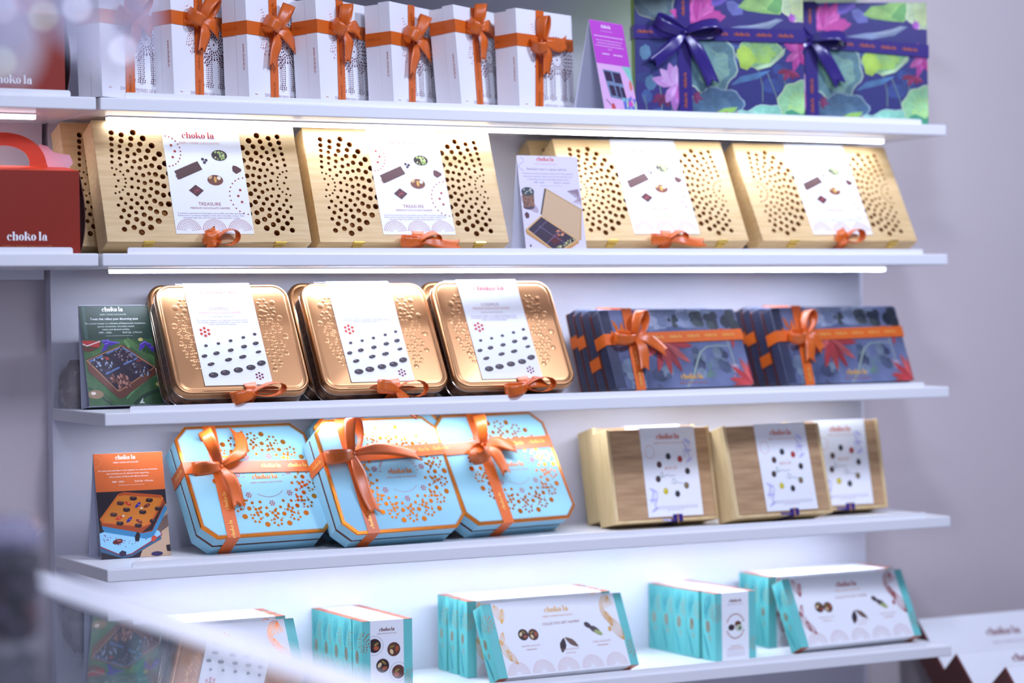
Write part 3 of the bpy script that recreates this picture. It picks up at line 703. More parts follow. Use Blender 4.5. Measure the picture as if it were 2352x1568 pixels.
def gold_tin(label, x, y, z, phi, th, loops, tails, lab=True, group=None):
    w, h, d = .2828, .2613, .0545
    t = thing('gold_tin', label, 'tin', x, y, z, phi, th, group)
    m = M(); m.prism(rrect(w - .006, h - .006, .030, dz=.003), -d + .018, 0, TINS, TINS); m.build('body', t, bevel=.0025)
    m = M(); m.prism(rrect(w + .001, h + .001, .033, dz=-.0005), -d + .0165, -d + .0185, TINR); m.prism(rrect(w - .004, h - .004, .031, dz=.002), -.0015, .0001, TINR); m.build('rolled_rim', t, bevel=.0007)
    m = M()
    outs = [(0, -d + .0168, .033), (0, -d + .006, .033), (.001, -d + .003, .032), (.003, -d + .0008, .031), (.0055, -d, .0285), (.007, -d + .0004, .027), (.0082, -d + .0016, .026), (.0095, -d + .0016, .0245), (.0115, -d + .0004, .0225), (.015, -d, .02)]
    R = [[(a, yy, b) for a, b in rrect(w - 2 * i, h - 2 * i, rr, dz=i)] for i, yy, rr in outs]
    n = len(R[0]); k = m.m(TIN)
    for q in R: m.v += q
    for a in range(len(R) - 1):
        for i in range(n):
            j = (i + 1) % n; m.f.append((a * n + i, a * n + j, a * n + n + j, a * n + n + i)); m.mi.append(k)
    m.f.append(tuple((len(R) - 1) * n + i for i in range(n))); m.mi.append(k)
    lid = m.build('lid', t, smooth=True)
    T = front(d); m = M(T)
    rnd = random.Random(11)
    x0, x1 = -w / 2 + .215 * w, -w / 2 + .715 * w
    def bub(a, b, r): m.dome(T, a, b, r, r * .12, TIN)
    def fl(a, b):
        for i in range(6): bub(a + .0092 * cos(i * pi / 3), b + .0092 * sin(i * pi / 3), .0040)
    for a, b in ((x1 + .018, .212), (x1 + .030, .190), (x1 + .013, .172), (x1 + .036, .152), (x1 + .016, .134), (x1 + .034, .110), (x1 + .012, .096), (x1 + .020, .070)): fl(a, b)
    for a, b, r in ((x1 + .040, .214, .006), (x1 + .012, .192, .006), (x1 + .048, .176, .007), (x1 + .028, .171, .006), (x1 + .052, .132, .007), (x1 + .026, .124, .005), (x1 + .046, .092, .006), (x1 + .013, .053, .006), (x1 + .032, .087, .004), (x1 + .026, .152, .003), (x1 + .018, .114, .003), (x1 + .040, .200, .003)): bub(a, b, r)
    m.build('embossing', t, smooth=True); m = M(T)
    for a, b in ((x0 - .008, .214), (x0 - .020, .178), (x0 - .006, .166), (x0 - .022, .142), (x0 - .004, .132), (x0 - .018, .104), (x0 + .0, .090), (x0 - .004, .070)): fl(a, b)
    for a, b, r in ((x0 - .026, .203, .007), (x0 - .008, .196, .005), (x0 - .036, .160, .007), (x0 - .018, .158, .005), (x0 - .030, .118, .006), (x0 - .010, .118, .004), (x0 - .014, .082, .006), (x0 - .024, .088, .003)): bub(a, b, r)
    m.build('embossing', t, smooth=True)
    if lab:
        m = M(); z0 = .075 * h
        cs = [(0, -d - .0022, z0 - .002), (0, -d - .0016, z0 + .012), (0, -d - .0012, h * .5), (0, -d - .0014, h - .012), (0, -d + .001, h + .0016), (0, -d + .018, h + .0022)]
        m.strip([((x0 + x1) / 2, c[1], c[2]) for c in cs], [(1, 0, 0)] * 6, [x1 - x0] * 6, PAPER)
        lw, lh = x1 - x0, h - z0; T2 = sh(front(d + .0016), x0, h); P = lambda u, v: (u * lw, -v * lh); o = .0004
        pk = flat(206, 120, 120)
        m.logo(*P(.50, .085), lw * .52, flat(196, 84, 70), o, T=T2)
        m.text('COSMOS', *P(.45, .255), 1, flat(150, 110, 110), o, T=T2, width=lw * .30)
        m.text('PREMIUM CHOCOLATE HAMPER', *P(.46, .295), 1, pk, o, T=T2, width=lw * .62)
        m.text('Crunchy. Nutty. Delicious!', *P(.45, .335), 1, flat(150, 130, 140), o, T=T2, width=lw * .36)
        for i, (s, q) in enumerate((('This eclectic hamper is a collection of butterscotch', .76), ('crunchettes, peanut crunchettes, chocolate coated', .76), ('raisins and almond marbles.', .42))): m.text(s, *P(.46, .372 + .02 * i), 1, flat(150, 130, 150), o, T=T2, width=lw * q)
        flower6(m, T2, *P(.17, .485), .0090, .0032, flat(196, 62, 40), o); flower6(m, T2, *P(.83, .925), .0070, .0024, flat(130, 30, 60), o)
        B = flat(66, 54, 60); B2 = flat(132, 120, 126)
        for u, v, r, k in ((.14, .62, .0032, .8), (.33, .60, .0032, .8), (.52, .575, .0034, .8), (.72, .545, .0034, .8), (.90, .515, .0034, .8),
                           (.085, .72, .0052, .6), (.27, .695, .0058, .6), (.49, .668, .0054, .6), (.70, .635, .0056, .6), (.885, .605, .0056, .6),
                           (.155, .80, .0064, .5), (.425, .76, .0066, .5), (.645, .735, .0068, .5), (.895, .69, .0052, .5),
                           (.155, .905, .0084, .62), (.335, .885, .0084, .62), (.535, .862, .0082, .62), (.73, .84, .0082, .62), (.90, .80, .0080, .62)):
            c = P(u, v); r *= 1.22; m.disc(*c, r, B, o, ry=r * k, rot=.1 if v > .8 else .25, T=T2, n=16); m.disc(c[0] - r * .25, c[1] + r * .18, r * .32, B2, o * 1.8, ry=r * .14, T=T2, n=8)
        m.build('label', t, solid=0)
    m = M(); C = (.012, -d - .004, -.006)
    bow(m, C, loops, tails, .026, ORANGE)
    m.strip([(.012, -d - .0026, .022), (.013, -d - .005, .008), (.012, -d - .003, -.006), (.012, -d + .012, -.004), (.012, -.006, -.002)], [(1, 0, .15), (1, 0, .0), (1, 0, -.1), (1, 0, 0), (1, 0, 0)], [.027, .024, .022, .026, .026], ORANGE)
    m.build('ribbon', t, smooth=True, solid=.0005)
    return t
T1 = gold_tin("gold embossed tin with white label, front tin next to the dark green tent card", .3024, .0836, ZS[3], 1.7, 33.2, [(200, .052, .018, 30), (8, .066, .015, 50)], [], True, 'gold embossed tins on the third shelf')
T2_ = gold_tin("gold embossed tin whose orange ribbon tail hangs down over the shelf edge", .6207, .0978, ZS[3], .7, 31.7, [(175, .045, .022, 25), (-4, .062, .02, 60)], [(-62, .078, .004, -.012)], True, 'gold embossed tins on the third shelf')
T3 = gold_tin("gold embossed tin with white label, front tin next to the slate floral boxes", .9120, .0830, ZS[3], 1.3, 30.6, [(196, .056, .02, 40), (2, .062, .018, 60)], [(8, .05, 0, .003)], True, 'gold embossed tins on the third shelf')
again(T1, 'gold tin mostly hidden behind the front tin beside the green tent card', .3135, .1610, ZS[3], 1.4, 32.5)
again(T1, 'gold tin mostly hidden behind the middle front tin', .6240, .1760, ZS[3], .7, 31.0)
again(T1, 'gold tin mostly hidden behind the front tin beside the slate floral boxes', .9180, .1560, ZS[3], .7, 30.4)

# ---------------------------------------------------------------- ribbon bands laid around a box
def band_v(m, w, h, d, xt, xb, W, mt, e=.0008):     # upright band over the front, top and underside
    m.face3([(xb - W / 2, -d - e, 0), (xb + W / 2, -d - e, 0), (xt + W / 2, -d - e, h), (xt - W / 2, -d - e, h)], mt)
    m.box(xt - W / 2, xt + W / 2, -d - e, -.002, h, h + e, mt); m.box(xb - W / 2, xb + W / 2, -d - e, -.002, -e * .6, 0, mt)
def band_h(m, w, h, d, zl, zr, W, mt, e=.0008):
    m.face3([(-w / 2, -d - e * 1.4, zl - W / 2), (w / 2, -d - e * 1.4, zr - W / 2), (w / 2, -d - e * 1.4, zr + W / 2), (-w / 2, -d - e * 1.4, zl + W / 2)], mt)
    m.box(-w / 2 - e, -w / 2, -d - e * 1.4, 0, zl - W / 2, zl + W / 2, mt); m.box(w / 2, w / 2 + e, -d - e * 1.4, 0, zr - W / 2, zr + W / 2, mt)
def band_logos_h(m, T, w, zl, zr, W, mt, xs, k=.042):
    for x in xs:
        z = zl + (zr - zl) * (x + w / 2) / w; m.logo(x, z, k, mt, .0006, rot=math.atan2(zr - zl, w), T=T)
def band_logos_v(m, T, h, xt, xb, mt, zs, k=.042):
    for z in zs:
        x = xb + (xt - xb) * z / h; m.logo(x, z, k, mt, .0006, rot=math.atan2(h, xt - xb), T=T)

# ---------------------------------------------------------------- slate boxes with red flowers
def floral_box(label, x, y, z, phi, th, ribbon=True, group=None, loops=(), tails=(), zl=.62, zr=.655, side=False):
    w, h, d = .380, .187, .035
    t = thing('floral_box', label, 'gift box', x, y, z, phi, th, group)
    m = M(); m.prism(rrect(w, h, .006, 3), -.004, 0, SEAM); m.prism(rrect(w - .003, h - .003, .006, 3, dz=.0015), -d + .006, -.004, FLORDK); m.build('body', t)
    m = M(); m.prism(rrect(w, h, .009, 4), -d, -.012, FLORBG, FLORDK); m.build('lid', t, bevel=.0015)
    T = sub(front(d), -w / 2, h, w, h); m = M(); m.clip = (-w / 2 + .001, w / 2 - .001, .001, h - .001); O = .00022; A = h / w; rnd = random.Random(6)
    m.rect(.0, .07, .02, .98, FLORDK, O, T)
    for u, v, r in ((.70, .13, .055), (.80, .15, .06), (.92, .14, .075), (.52, .14, .03), (.97, .25, .05)):
        for i in range(9): blob(m, T, u + rnd.uniform(-.03, .03), v + rnd.uniform(-.06, .08), r * rnd.uniform(.35, .6), paint(*rnd.choice(((58, 66, 74), (70, 78, 80), (48, 54, 70)))), O * (2 + .1 * i), ry=r * .9, k=5, n=14)
    for i in range(60):      # paler blobs at the top, misty ground at the lower left
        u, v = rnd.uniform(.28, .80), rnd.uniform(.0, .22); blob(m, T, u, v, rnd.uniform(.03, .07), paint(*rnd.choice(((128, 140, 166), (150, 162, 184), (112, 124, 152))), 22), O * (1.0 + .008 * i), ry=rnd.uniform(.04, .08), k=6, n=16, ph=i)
    for i in range(46):
        u, v = rnd.choice(((.13, .80), (.62, .70), (.80, .62), (.35, .90))); blob(m, T, u + rnd.uniform(-.06, .06), v + rnd.uniform(-.18, .18), rnd.uniform(.02, .05), paint(*rnd.choice(((104, 118, 140), (82, 92, 120), (64, 72, 100), (120, 134, 150))), 22), O * (1.0 + .008 * i), ry=rnd.uniform(.04, .09), k=6, n=16, ph=i)
    RR = [(188, 66, 66), (172, 56, 62), (200, 94, 92), (160, 48, 54)]
    def flower(cx, cy, L, angs, o):
        for i, a in enumerate(angs):
            q = radians(a); petal(m, lambda a_, b_, oo=0.0: T(cx + a_ * A, cy + b_, oo), 0, 0, L, L * .25, a, paint(*RR[i % 4]), o + .00003 * i)
        for i in range(10): m.disc(cx + rnd.uniform(-.012, .012), cy + rnd.uniform(-.03, .03), .006, flat(*rnd.choice(((90, 40, 44), (150, 90, 80), (60, 34, 44)))), o + .0005, ry=.012, T=T, n=7)
    flower(.41, .42, .42, (-14, 8, 40, 66, 90, 116, 152, -160), O * 4)
    flower(1.0, .98, .36, (-168, -140, -110, -88, 175), O * 4)
    flower(.93, .33, .20, (200, 160, -20, 20, 100), O * 3)
    m.stroke([(.50, 1.0), (.56, .88), (.62, .68), (.66, .56), (.72, .49), (.80, .48), (.88, .49)], .014, flat(140, 156, 146), O * 3, T)
    m.stroke([(.88, .38), (.89, .60), (.89, .74)], .009, flat(142, 156, 150), O * 3.2, T)
    for i in range(34): m.disc(.895 + rnd.uniform(-.03, .03), .80 + rnd.uniform(-.09, .09), .008, flat(*rnd.choice(((150, 140, 160), (176, 120, 140), (110, 116, 140), (196, 180, 190)))), O * (3.4 + i * .02), ry=.016, T=T, n=7)
    for i in range(14):
        a = rnd.uniform(0, 6.28); m.stroke([(.70, .80), (.70 + .05 * cos(a), .80 + .10 * sin(a))], .006, flat(98, 130, 110), O * 2.4, T)
    for i in range(10):
        a = rnd.uniform(0, 6.28); m.stroke([(.16, .95), (.16 + .05 * cos(a), .95 - abs(.12 * sin(a)))], .005, flat(130, 142, 160), O * 2.4, T)
    for (u, v, L, a) in ((.115, .31, .20, -112), (.125, .32, .17, -75), (.15, .34, .16, -100), (.09, .36, .12, -130), (.17, .56, .20, 95), (.20, .55, .16, 70), (.20, .60, .14, 110), (.16, .52, .12, -60), (.22, .62, .12, 60)):
        petal(m, lambda a_, b_, oo=0.0: T(u + a_ * A, v + b_, oo), 0, 0, L, .05, a, FOILC, O * 4)
    m.logo(-w / 2 + .55 * w, .13 * h, w * .16, FOILG, .0016, T=front(d), tag=FOILC)
    if side:
        TL = left_side(w)
        for a, L in ((70, .05), (100, .055), (130, .04), (40, .04), (250, .05), (280, .045)): petal(m, TL, d * .55, h * .72, L, .014, a, paint(200, 80, 84), .0004)
    m.build('painted_print', t)
    if ribbon:
        m = M(); W = .026; band_v(m, w, h, d, -w / 2 + .20 * w, -w / 2 + .165 * w, W, ORANGE, .0022); band_h(m, w, h, d, zl * h, zr * h, W, ORANGE, .0022)
        band_logos_h(m, front(d + .0032), w, zl * h, zr * h, W, FOILG, (-.05, 0, .05, .10, .15), .036); band_logos_v(m, front(d + .0032), h, -.113, -.126, FOILG, (.022, .07), .034)
        ro = m.build('ribbon', t)
        m = M(); bow(m, (-w / 2 + .20 * w, -d - .004, (zl + .2 * (zr - zl) + .008) * h), loops, tails, W, ORANGE); m.build('bow', ro, smooth=True, solid=.0005)
    return t
GF = 'slate boxes with red flowers on the third shelf'
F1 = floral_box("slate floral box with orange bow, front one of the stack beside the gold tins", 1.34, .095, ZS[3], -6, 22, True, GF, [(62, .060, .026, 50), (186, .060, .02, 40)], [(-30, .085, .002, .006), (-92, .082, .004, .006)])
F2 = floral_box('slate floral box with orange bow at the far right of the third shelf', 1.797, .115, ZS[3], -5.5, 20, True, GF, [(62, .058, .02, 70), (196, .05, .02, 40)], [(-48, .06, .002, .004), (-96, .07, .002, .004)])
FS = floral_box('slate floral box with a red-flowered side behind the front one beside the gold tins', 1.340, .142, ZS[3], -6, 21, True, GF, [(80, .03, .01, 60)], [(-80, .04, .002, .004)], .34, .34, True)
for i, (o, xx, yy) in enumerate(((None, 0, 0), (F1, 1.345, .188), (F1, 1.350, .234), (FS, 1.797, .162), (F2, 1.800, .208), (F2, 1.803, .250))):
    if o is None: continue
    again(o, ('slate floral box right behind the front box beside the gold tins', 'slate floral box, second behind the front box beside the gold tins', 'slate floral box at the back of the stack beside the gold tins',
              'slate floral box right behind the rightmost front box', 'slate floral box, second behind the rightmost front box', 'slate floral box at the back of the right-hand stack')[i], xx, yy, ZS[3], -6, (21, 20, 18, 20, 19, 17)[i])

# ---------------------------------------------------------------- sky blue octagonal boxes
OW, OH, OD, OC = .2985, .266, .0631, .0285
def octo(i=0.0, c=OC):
    w, h = OW / 2 - i, OH - i; c = c - .586 * i
    return [(-w + c, i), (w - c, i), (w, i + c), (w, h - c), (w - c, h), (-w + c, h), (-w, h - c), (-w, i + c)]
def octa_print(m):
    T = front(OD); cx, cz = .022, OH * .50; o = .0005
    dsc = lambda R, a, r: m.disc(cx + R * cos(a), cz + R * sin(a), r * 1.16, FOILO, o, T=T, n=12)
    N = 14
    for i in range(N):
        a = 2 * pi * i / N; b2 = a + pi / N
        dsc(.1115, a, .0052); dsc(.088, a, .0043); dsc(.1005, a + .09, .0018); dsc(.097, a - .10, .0014)
        for k in range(6): q = k * pi / 3 + a; m.disc(cx + .1035 * cos(b2) + .0090 * cos(q), cz + .1035 * sin(b2) + .0090 * sin(q), .0030, FOILO, o, T=T, n=9)
        for k in range(4): q = k * pi / 2 + a; m.disc(cx + .0835 * cos(b2) + .0060 * cos(q), cz + .0835 * sin(b2) + .0060 * sin(q), .0037, FOILO, o, T=T, n=9)
        dsc(.0715, a, .0030); dsc(.0735, b2 + .06, .0022); dsc(.079, a + .08, .0015)
        if i % 2 == 0:
            for k in range(7): q = k * pi / 3; rr = 0 if k == 6 else .0050; m.disc(cx + .0595 * cos(b2) + rr * cos(q), cz + .0595 * sin(b2) + rr * sin(q), .0018, FOILR, o, T=T, n=8)
        else: dsc(.061, b2, .0030)
    m.logo(cx + .002, cz + .004, .058, FOILO, o, T=T, tag=FOILR)
    for s, a0, a1 in (('SIGNATURE', 172, 105), ('INES', 38, 8)):
        for i, ch in enumerate(s):
            a = radians(a0 + (a1 - a0) * i / (len(s) - 1)); m.text(ch, cx + .046 * cos(a), cz + .046 * sin(a), .0085, FOILR, o, .5, a - pi / 2, T)
    for i in range(22):
        a = radians(-125 + 80 * i / 21); m.disc(cx + .044 * cos(a), cz + .044 * sin(a), .0009, FOILR, o, T=T, n=6)
def octa_box(label, x, y, z, phi, th, xt, xb, zl, zr, loops, tails, lz, lv, group, kn=None):
    t = thing('octagonal_gift_box', label, 'gift box', x, y, z, phi, th, group)
    m = M(); m.prism(octo(.0006), -.0260, 0, BLUE); m.build('base', t, bevel=.0008)
    m = M(); m.prism(octo(.0018), -.0335, -.0260, SEAM); m.build('seam', t)
    m = M(); m.prism(octo(0), -OD, -.0335, BLUE); lid = m.build('lid', t, bevel=.0008)
    m = M(); A, B = octo(-.0006), octo(.0048)
    m.ringband(A, B, FOILO, .0006, front(OD))
    for i in range(8):
        a, c = A[i], A[(i + 1) % 8]
        m.face3([(a[0], -OD - .0006, a[1]), (c[0], -OD - .0006, c[1]), (c[0], -OD + .0055, c[1]), (a[0], -OD + .0055, a[1])], FOILO)
    A2, B2 = octo(.0056), octo(.0066); m.ringband(A2, B2, FOILO, .0005, front(OD))
    m.build('gold_edge', t)
    m = M(); octa_print(m); m.build('foil_print', t)
    m = M(); W = .0285; e = .0012
    band_v(m, OW, OH, OD, xt, xb, W, ORANGE, e)
    band_h(m, OW, OH, OD, zl, zr, W, ORANGE, e)
    band_logos_h(m, front(OD + .002), OW, zl, zr, W, FOILG, lz, .044); band_logos_v(m, front(OD + .0016), OH, xt, xb, FOILG, lv, .042)
    m.logo(0, 0, .04, FOILG, .0003, rot=0, T=lambda a, b, o=0.0: (-OW / 2 - e - o, -.034 - a, zl + b))
    ro = m.build('ribbon', t)
    zk = kn[1] if kn else (zl + zr) / 2; xk = kn[0] if kn else xb + (xt - xb) * zk / OH
    m = M(); bow(m, (xk, -OD - .003, zk), loops, tails, W, ORANGE, knot=1.1); m.build('bow', ro, smooth=True, solid=.0006)
    return t
GO = 'sky blue octagonal boxes on the fourth shelf'
O1 = octa_box('sky blue octagonal gift box beside the orange tent card, with an orange bow', .384, .177, 0, -4.9, 35.5, -.066, -.086, .168, .158, [(104, .078, .034, 30), (190, .066, .026, 35)], [(62, .105, .004, -.034), (-84, .104, .002, .008)], (.045, .106), (.018, .085), GO)
O2 = octa_box("sky blue octagonal gift box overlapping its neighbours, middle of the three with bows", .669, .141, 0, -6.7, 31.0, -.082, -.083, .176, .186, [(74, .076, .032, 45), (192, .072, .028, 30)], [(-6, .165, .0, .012), (-84, .145, .002, -.010)], (.09, .14), (.03, .085), GO)
O3 = octa_box('sky blue octagonal gift box at the right of the three, beside the oak boxes', .966, .190, 0, -9.6, 31.5, -.040, -.044, .182, .190, [(86, .066, .024, 30), (222, .062, .026, 35)], [(-12, .085, .002, .006), (-70, .085, .002, .006)], (.05, .11), (.05,), GO)
again(O2, 'sky blue octagonal gift box hidden behind the middle one, only its left corner showing', .6885, .262, 0, 0, 14)

# ---------------------------------------------------------------- oak slide boxes
def drawer_box(label, x, y, z, phi, th, group):
    w, h, d = .2631, .2096, .075
    t = thing('wooden_slide_box', label, 'gift box', x, y, z, phi, th, group)
    m = M(); m.box(-w / 2, w / 2, -d + .012, 0, 0, h, WOODL); m.box(-w / 2, w / 2, -d, -d + .012, 0, .006, WOODL); m.box(-w / 2, -w / 2 + .008, -d, -d + .012, .006, h, WOODL); m.box(w / 2 - .008, w / 2, -d, -d + .012, .006, h, WOODL)
    m.build('body', t, bevel=.0012)
    m = M(); m.box(-w / 2 + .0085, w / 2 - .0085, -d + .0005, -d + .011, .0065, h - .002, WOODD); m.build('lid', t, bevel=.0008)
    x0, x1, z0 = -w / 2 + .315 * w, -w / 2 + .845 * w, .05 * h; lw, lh = x1 - x0, h - z0
    m = M(); m.box(x0, x1, -d - .0009, -d, z0, h, PAPER); m.box(x0, x1, -d - .0009, -.02, h, h + .0009, PAPER)
    T = sh(front(d + .0009), x0, h); P = lambda u, v: (u * lw, -v * lh); o = .0003
    m.logo(*P(.50, .11), lw * .42, flat(206, 90, 50), o, T=T, tag=flat(214, 150, 120))
    for i, c in enumerate(((44, 44, 52), (170, 56, 50), (52, 42, 44), (120, 104, 70), (44, 46, 48), (206, 190, 50), (66, 46, 44), (78, 54, 46))):
        a = radians(100 - 45 * i); q = P(.52, .54); m.disc(q[0] + .0390 * cos(a), q[1] + .0430 * sin(a), .0064, flat(*c), o, ry=.0074, T=T, n=14)
        m.disc(q[0] + .0390 * cos(a) - .0015, q[1] + .0430 * sin(a) + .002, .0018, flat(*[min(255, k + 60) for k in c]), o * 1.6, T=T, n=8)
    m.ringband(ring_pts(*P(.14, .27), .0120, .0150)[:-1], ring_pts(*P(.14, .27), .0110, .0140)[:-1], flat(226, 176, 160), o, T)
    for u, v, sg in ((.86, .16, 1), (.10, .70, -1)):
        for i in range(7):
            c = P(u, v); m.stroke([(c[0] + .004 * sin(j * 1.1 + i) - .002 * i * sg, c[1] - .006 * j) for j in range(6 + i % 3)], .0010, flat(196, 193, 230), o, T)
        for i in range(3): c = P(u + (.0 if sg > 0 else .04), v + .08 * i + .03); petal(m, T, c[0] + .008, c[1], .022, .007, 150 + 30 * i, flat(200, 198, 236), o)
    m.text('BOX OF', *P(.50, .46), 1, flat(206, 120, 80), o, T=T, width=lw * .22); 
    gr = flat(90, 120, 120)
    m.stroke([P(.28, .56), P(.32, .50), P(.35, .53), P(.30, .56), P(.37, .55), P(.42, .53), P(.46, .55), P(.56, .54)], .0009, gr, o, T)
    m.stroke([P(.48, .64), P(.52, .58), P(.57, .60), P(.52, .64), P(.60, .625), P(.68, .64), P(.74, .635)], .0009, gr, o, T)
    for v, q in ((.885, .72), (.905, .76), (.925, .30)):
        u = .5 - q / 2; rnd = random.Random(int(v * 1000))
        while u < .5 + q / 2: k = rnd.uniform(.02, .06); m.rect(u * lw, (u + k) * lw, -v * lh, -(v + .008) * lh, flat(196, 190, 206), o, T); u += k + .012
    m.build('label', t)
    xm = (x0 + x1) / 2 + .004
    m = M(); m.box(xm - .012, xm + .012, -d - .0014, -d, -.001, z0 + .004, PURPLE); m.box(xm - .012, xm + .012, -d - .0014, -.002, -.0012, 0, PURPLE)
    m.logo(xm, .006, .022, FOILG, .0016, rot=pi / 2, T=front(d)); m.strip([(xm - .01, -d - .003, .0025), (xm - .024, -d - .010, .001), (xm - .042, -d - .006, .003)], [(0, .4, 1)] * 3, [.005, .006, .005], PURPLE)
    m.build('ribbon', t, solid=.0003)
    return t
GD = 'wooden slide boxes on the fourth shelf'
D1 = drawer_box('wooden slide box with a white label, front left of its group', 1.329, .1960, 0, 1.7, 11.5, GD)
again(D1, 'pale wooden slide box mostly hidden behind the leftmost labelled slide box', 1.3415, .2745, 0, 1.9, 12.7)
again(D1, "wooden slide box with white label standing nearest the shelf edge of its group", 1.593, .1290, 0, -1.2, 14.9)
again(D1, "wooden slide box with half-hidden white label at the right end of its group", 1.8181, .2269, 0, 1.3, 10.8)

# ---------------------------------------------------------------- teal sleeve boxes
def teal_side(m, T, a1, h, seed, o=.0004):
    """line art on a narrow teal side, a from 0 to a1"""
    rnd = random.Random(seed)
    for k in range(5): m.stroke([(a1 * (.30 + .05 * k) + a1 * .16 * sin(j * .5 + k * .3), h * (.96 - .045 * j)) for j in range(7 + k % 2)], .0007, TEALD, o, T)
    m.stroke([(a1 * (.30 + .13 * cos(2 * pi * i / 14)), h * (.76 + .15 * sin(2 * pi * i / 14))) for i in range(15)], .0012, TEALD, o, T)
    for i in range(7): m.stroke([(a1 * (.20 + .03 * i), h * (.66 + .012 * i)), (a1 * (.22 + .03 * i), h * (.86 - .01 * i))], .0005, TEALD, o, T)
    for k in range(5): m.stroke([(a1 * (.05 + .08 * j + .06 * k), h * (.42 - .075 * j - .03 * k + .01 * (j % 2))) for j in range(6) if .42 - .075 * j - .03 * k > .01 and .05 + .08 * j + .06 * k < .95], .0007, TEALD, o, T)
    c = (a1 * .45, h * .50)
    for R in (.16, .12, .08): m.ringband([(c[0] + R * a1 * cos(q * pi / 8), c[1] + R * a1 * 1.7 * sin(q * pi / 8)) for q in range(16)], [(c[0] + (R - .014) * a1 * cos(q * pi / 8), c[1] + (R - .014) * a1 * 1.7 * sin(q * pi / 8)) for q in range(16)], FOILC, o, T)
    for i in range(10): m.stroke([c, (c[0] + .15 * a1 * cos(i * .628), c[1] + .25 * a1 * sin(i * .628))], .0005, FOILC, o, T)
    for i in range(8): m.disc(a1 * .56 + a1 * .07 * cos(i * .785), h * .335 + h * .03 * sin(i * .785), .0012, FOILC, o, T=T, n=7)
def burst(m, T, cx, cz, R, lim, o=.0005):
    for k, (q, n, r) in enumerate(((.25, 6, .05), (.45, 9, .06), (.65, 11, .075), (.85, 13, .06), (1.0, 9, .05))):
        for i in range(n):
            a = 2 * pi * (i + .3 * k) / n; x, z = cx + R * q * cos(a), cz + R * q * sin(a)
            if lim[0] < x < lim[1] and z > lim[2]: m.disc(x, z, R * r, FOILC, o, T=T, n=8)
            if k in (0, 3) and lim[0] < x < lim[1] and lim[0] < x + .1 * R * cos(a) < lim[1] and z > lim[2]: m.stroke([(x, z), (x + R * .12 * cos(a), z + R * .12 * sin(a))], .0006, FOILC, o, T)
def choc(m, T, x, z, r, mt, o, nuts=1):
    m.disc(x, z, r, mt, o, T=T, n=22)
    for i, (a, c, q, e) in enumerate(((1.9, (226, 198, 150), .40, .26), (.2, (140, 116, 56), .46, .17), (-1.9, (170, 84, 54), .42, .25))):
        m.disc(x + r * .48 * cos(a + nuts), z + r * .48 * sin(a + nuts), r * q, flat(*c), o * 1.5, ry=r * e, rot=a + nuts + 1.2, T=T, n=12)

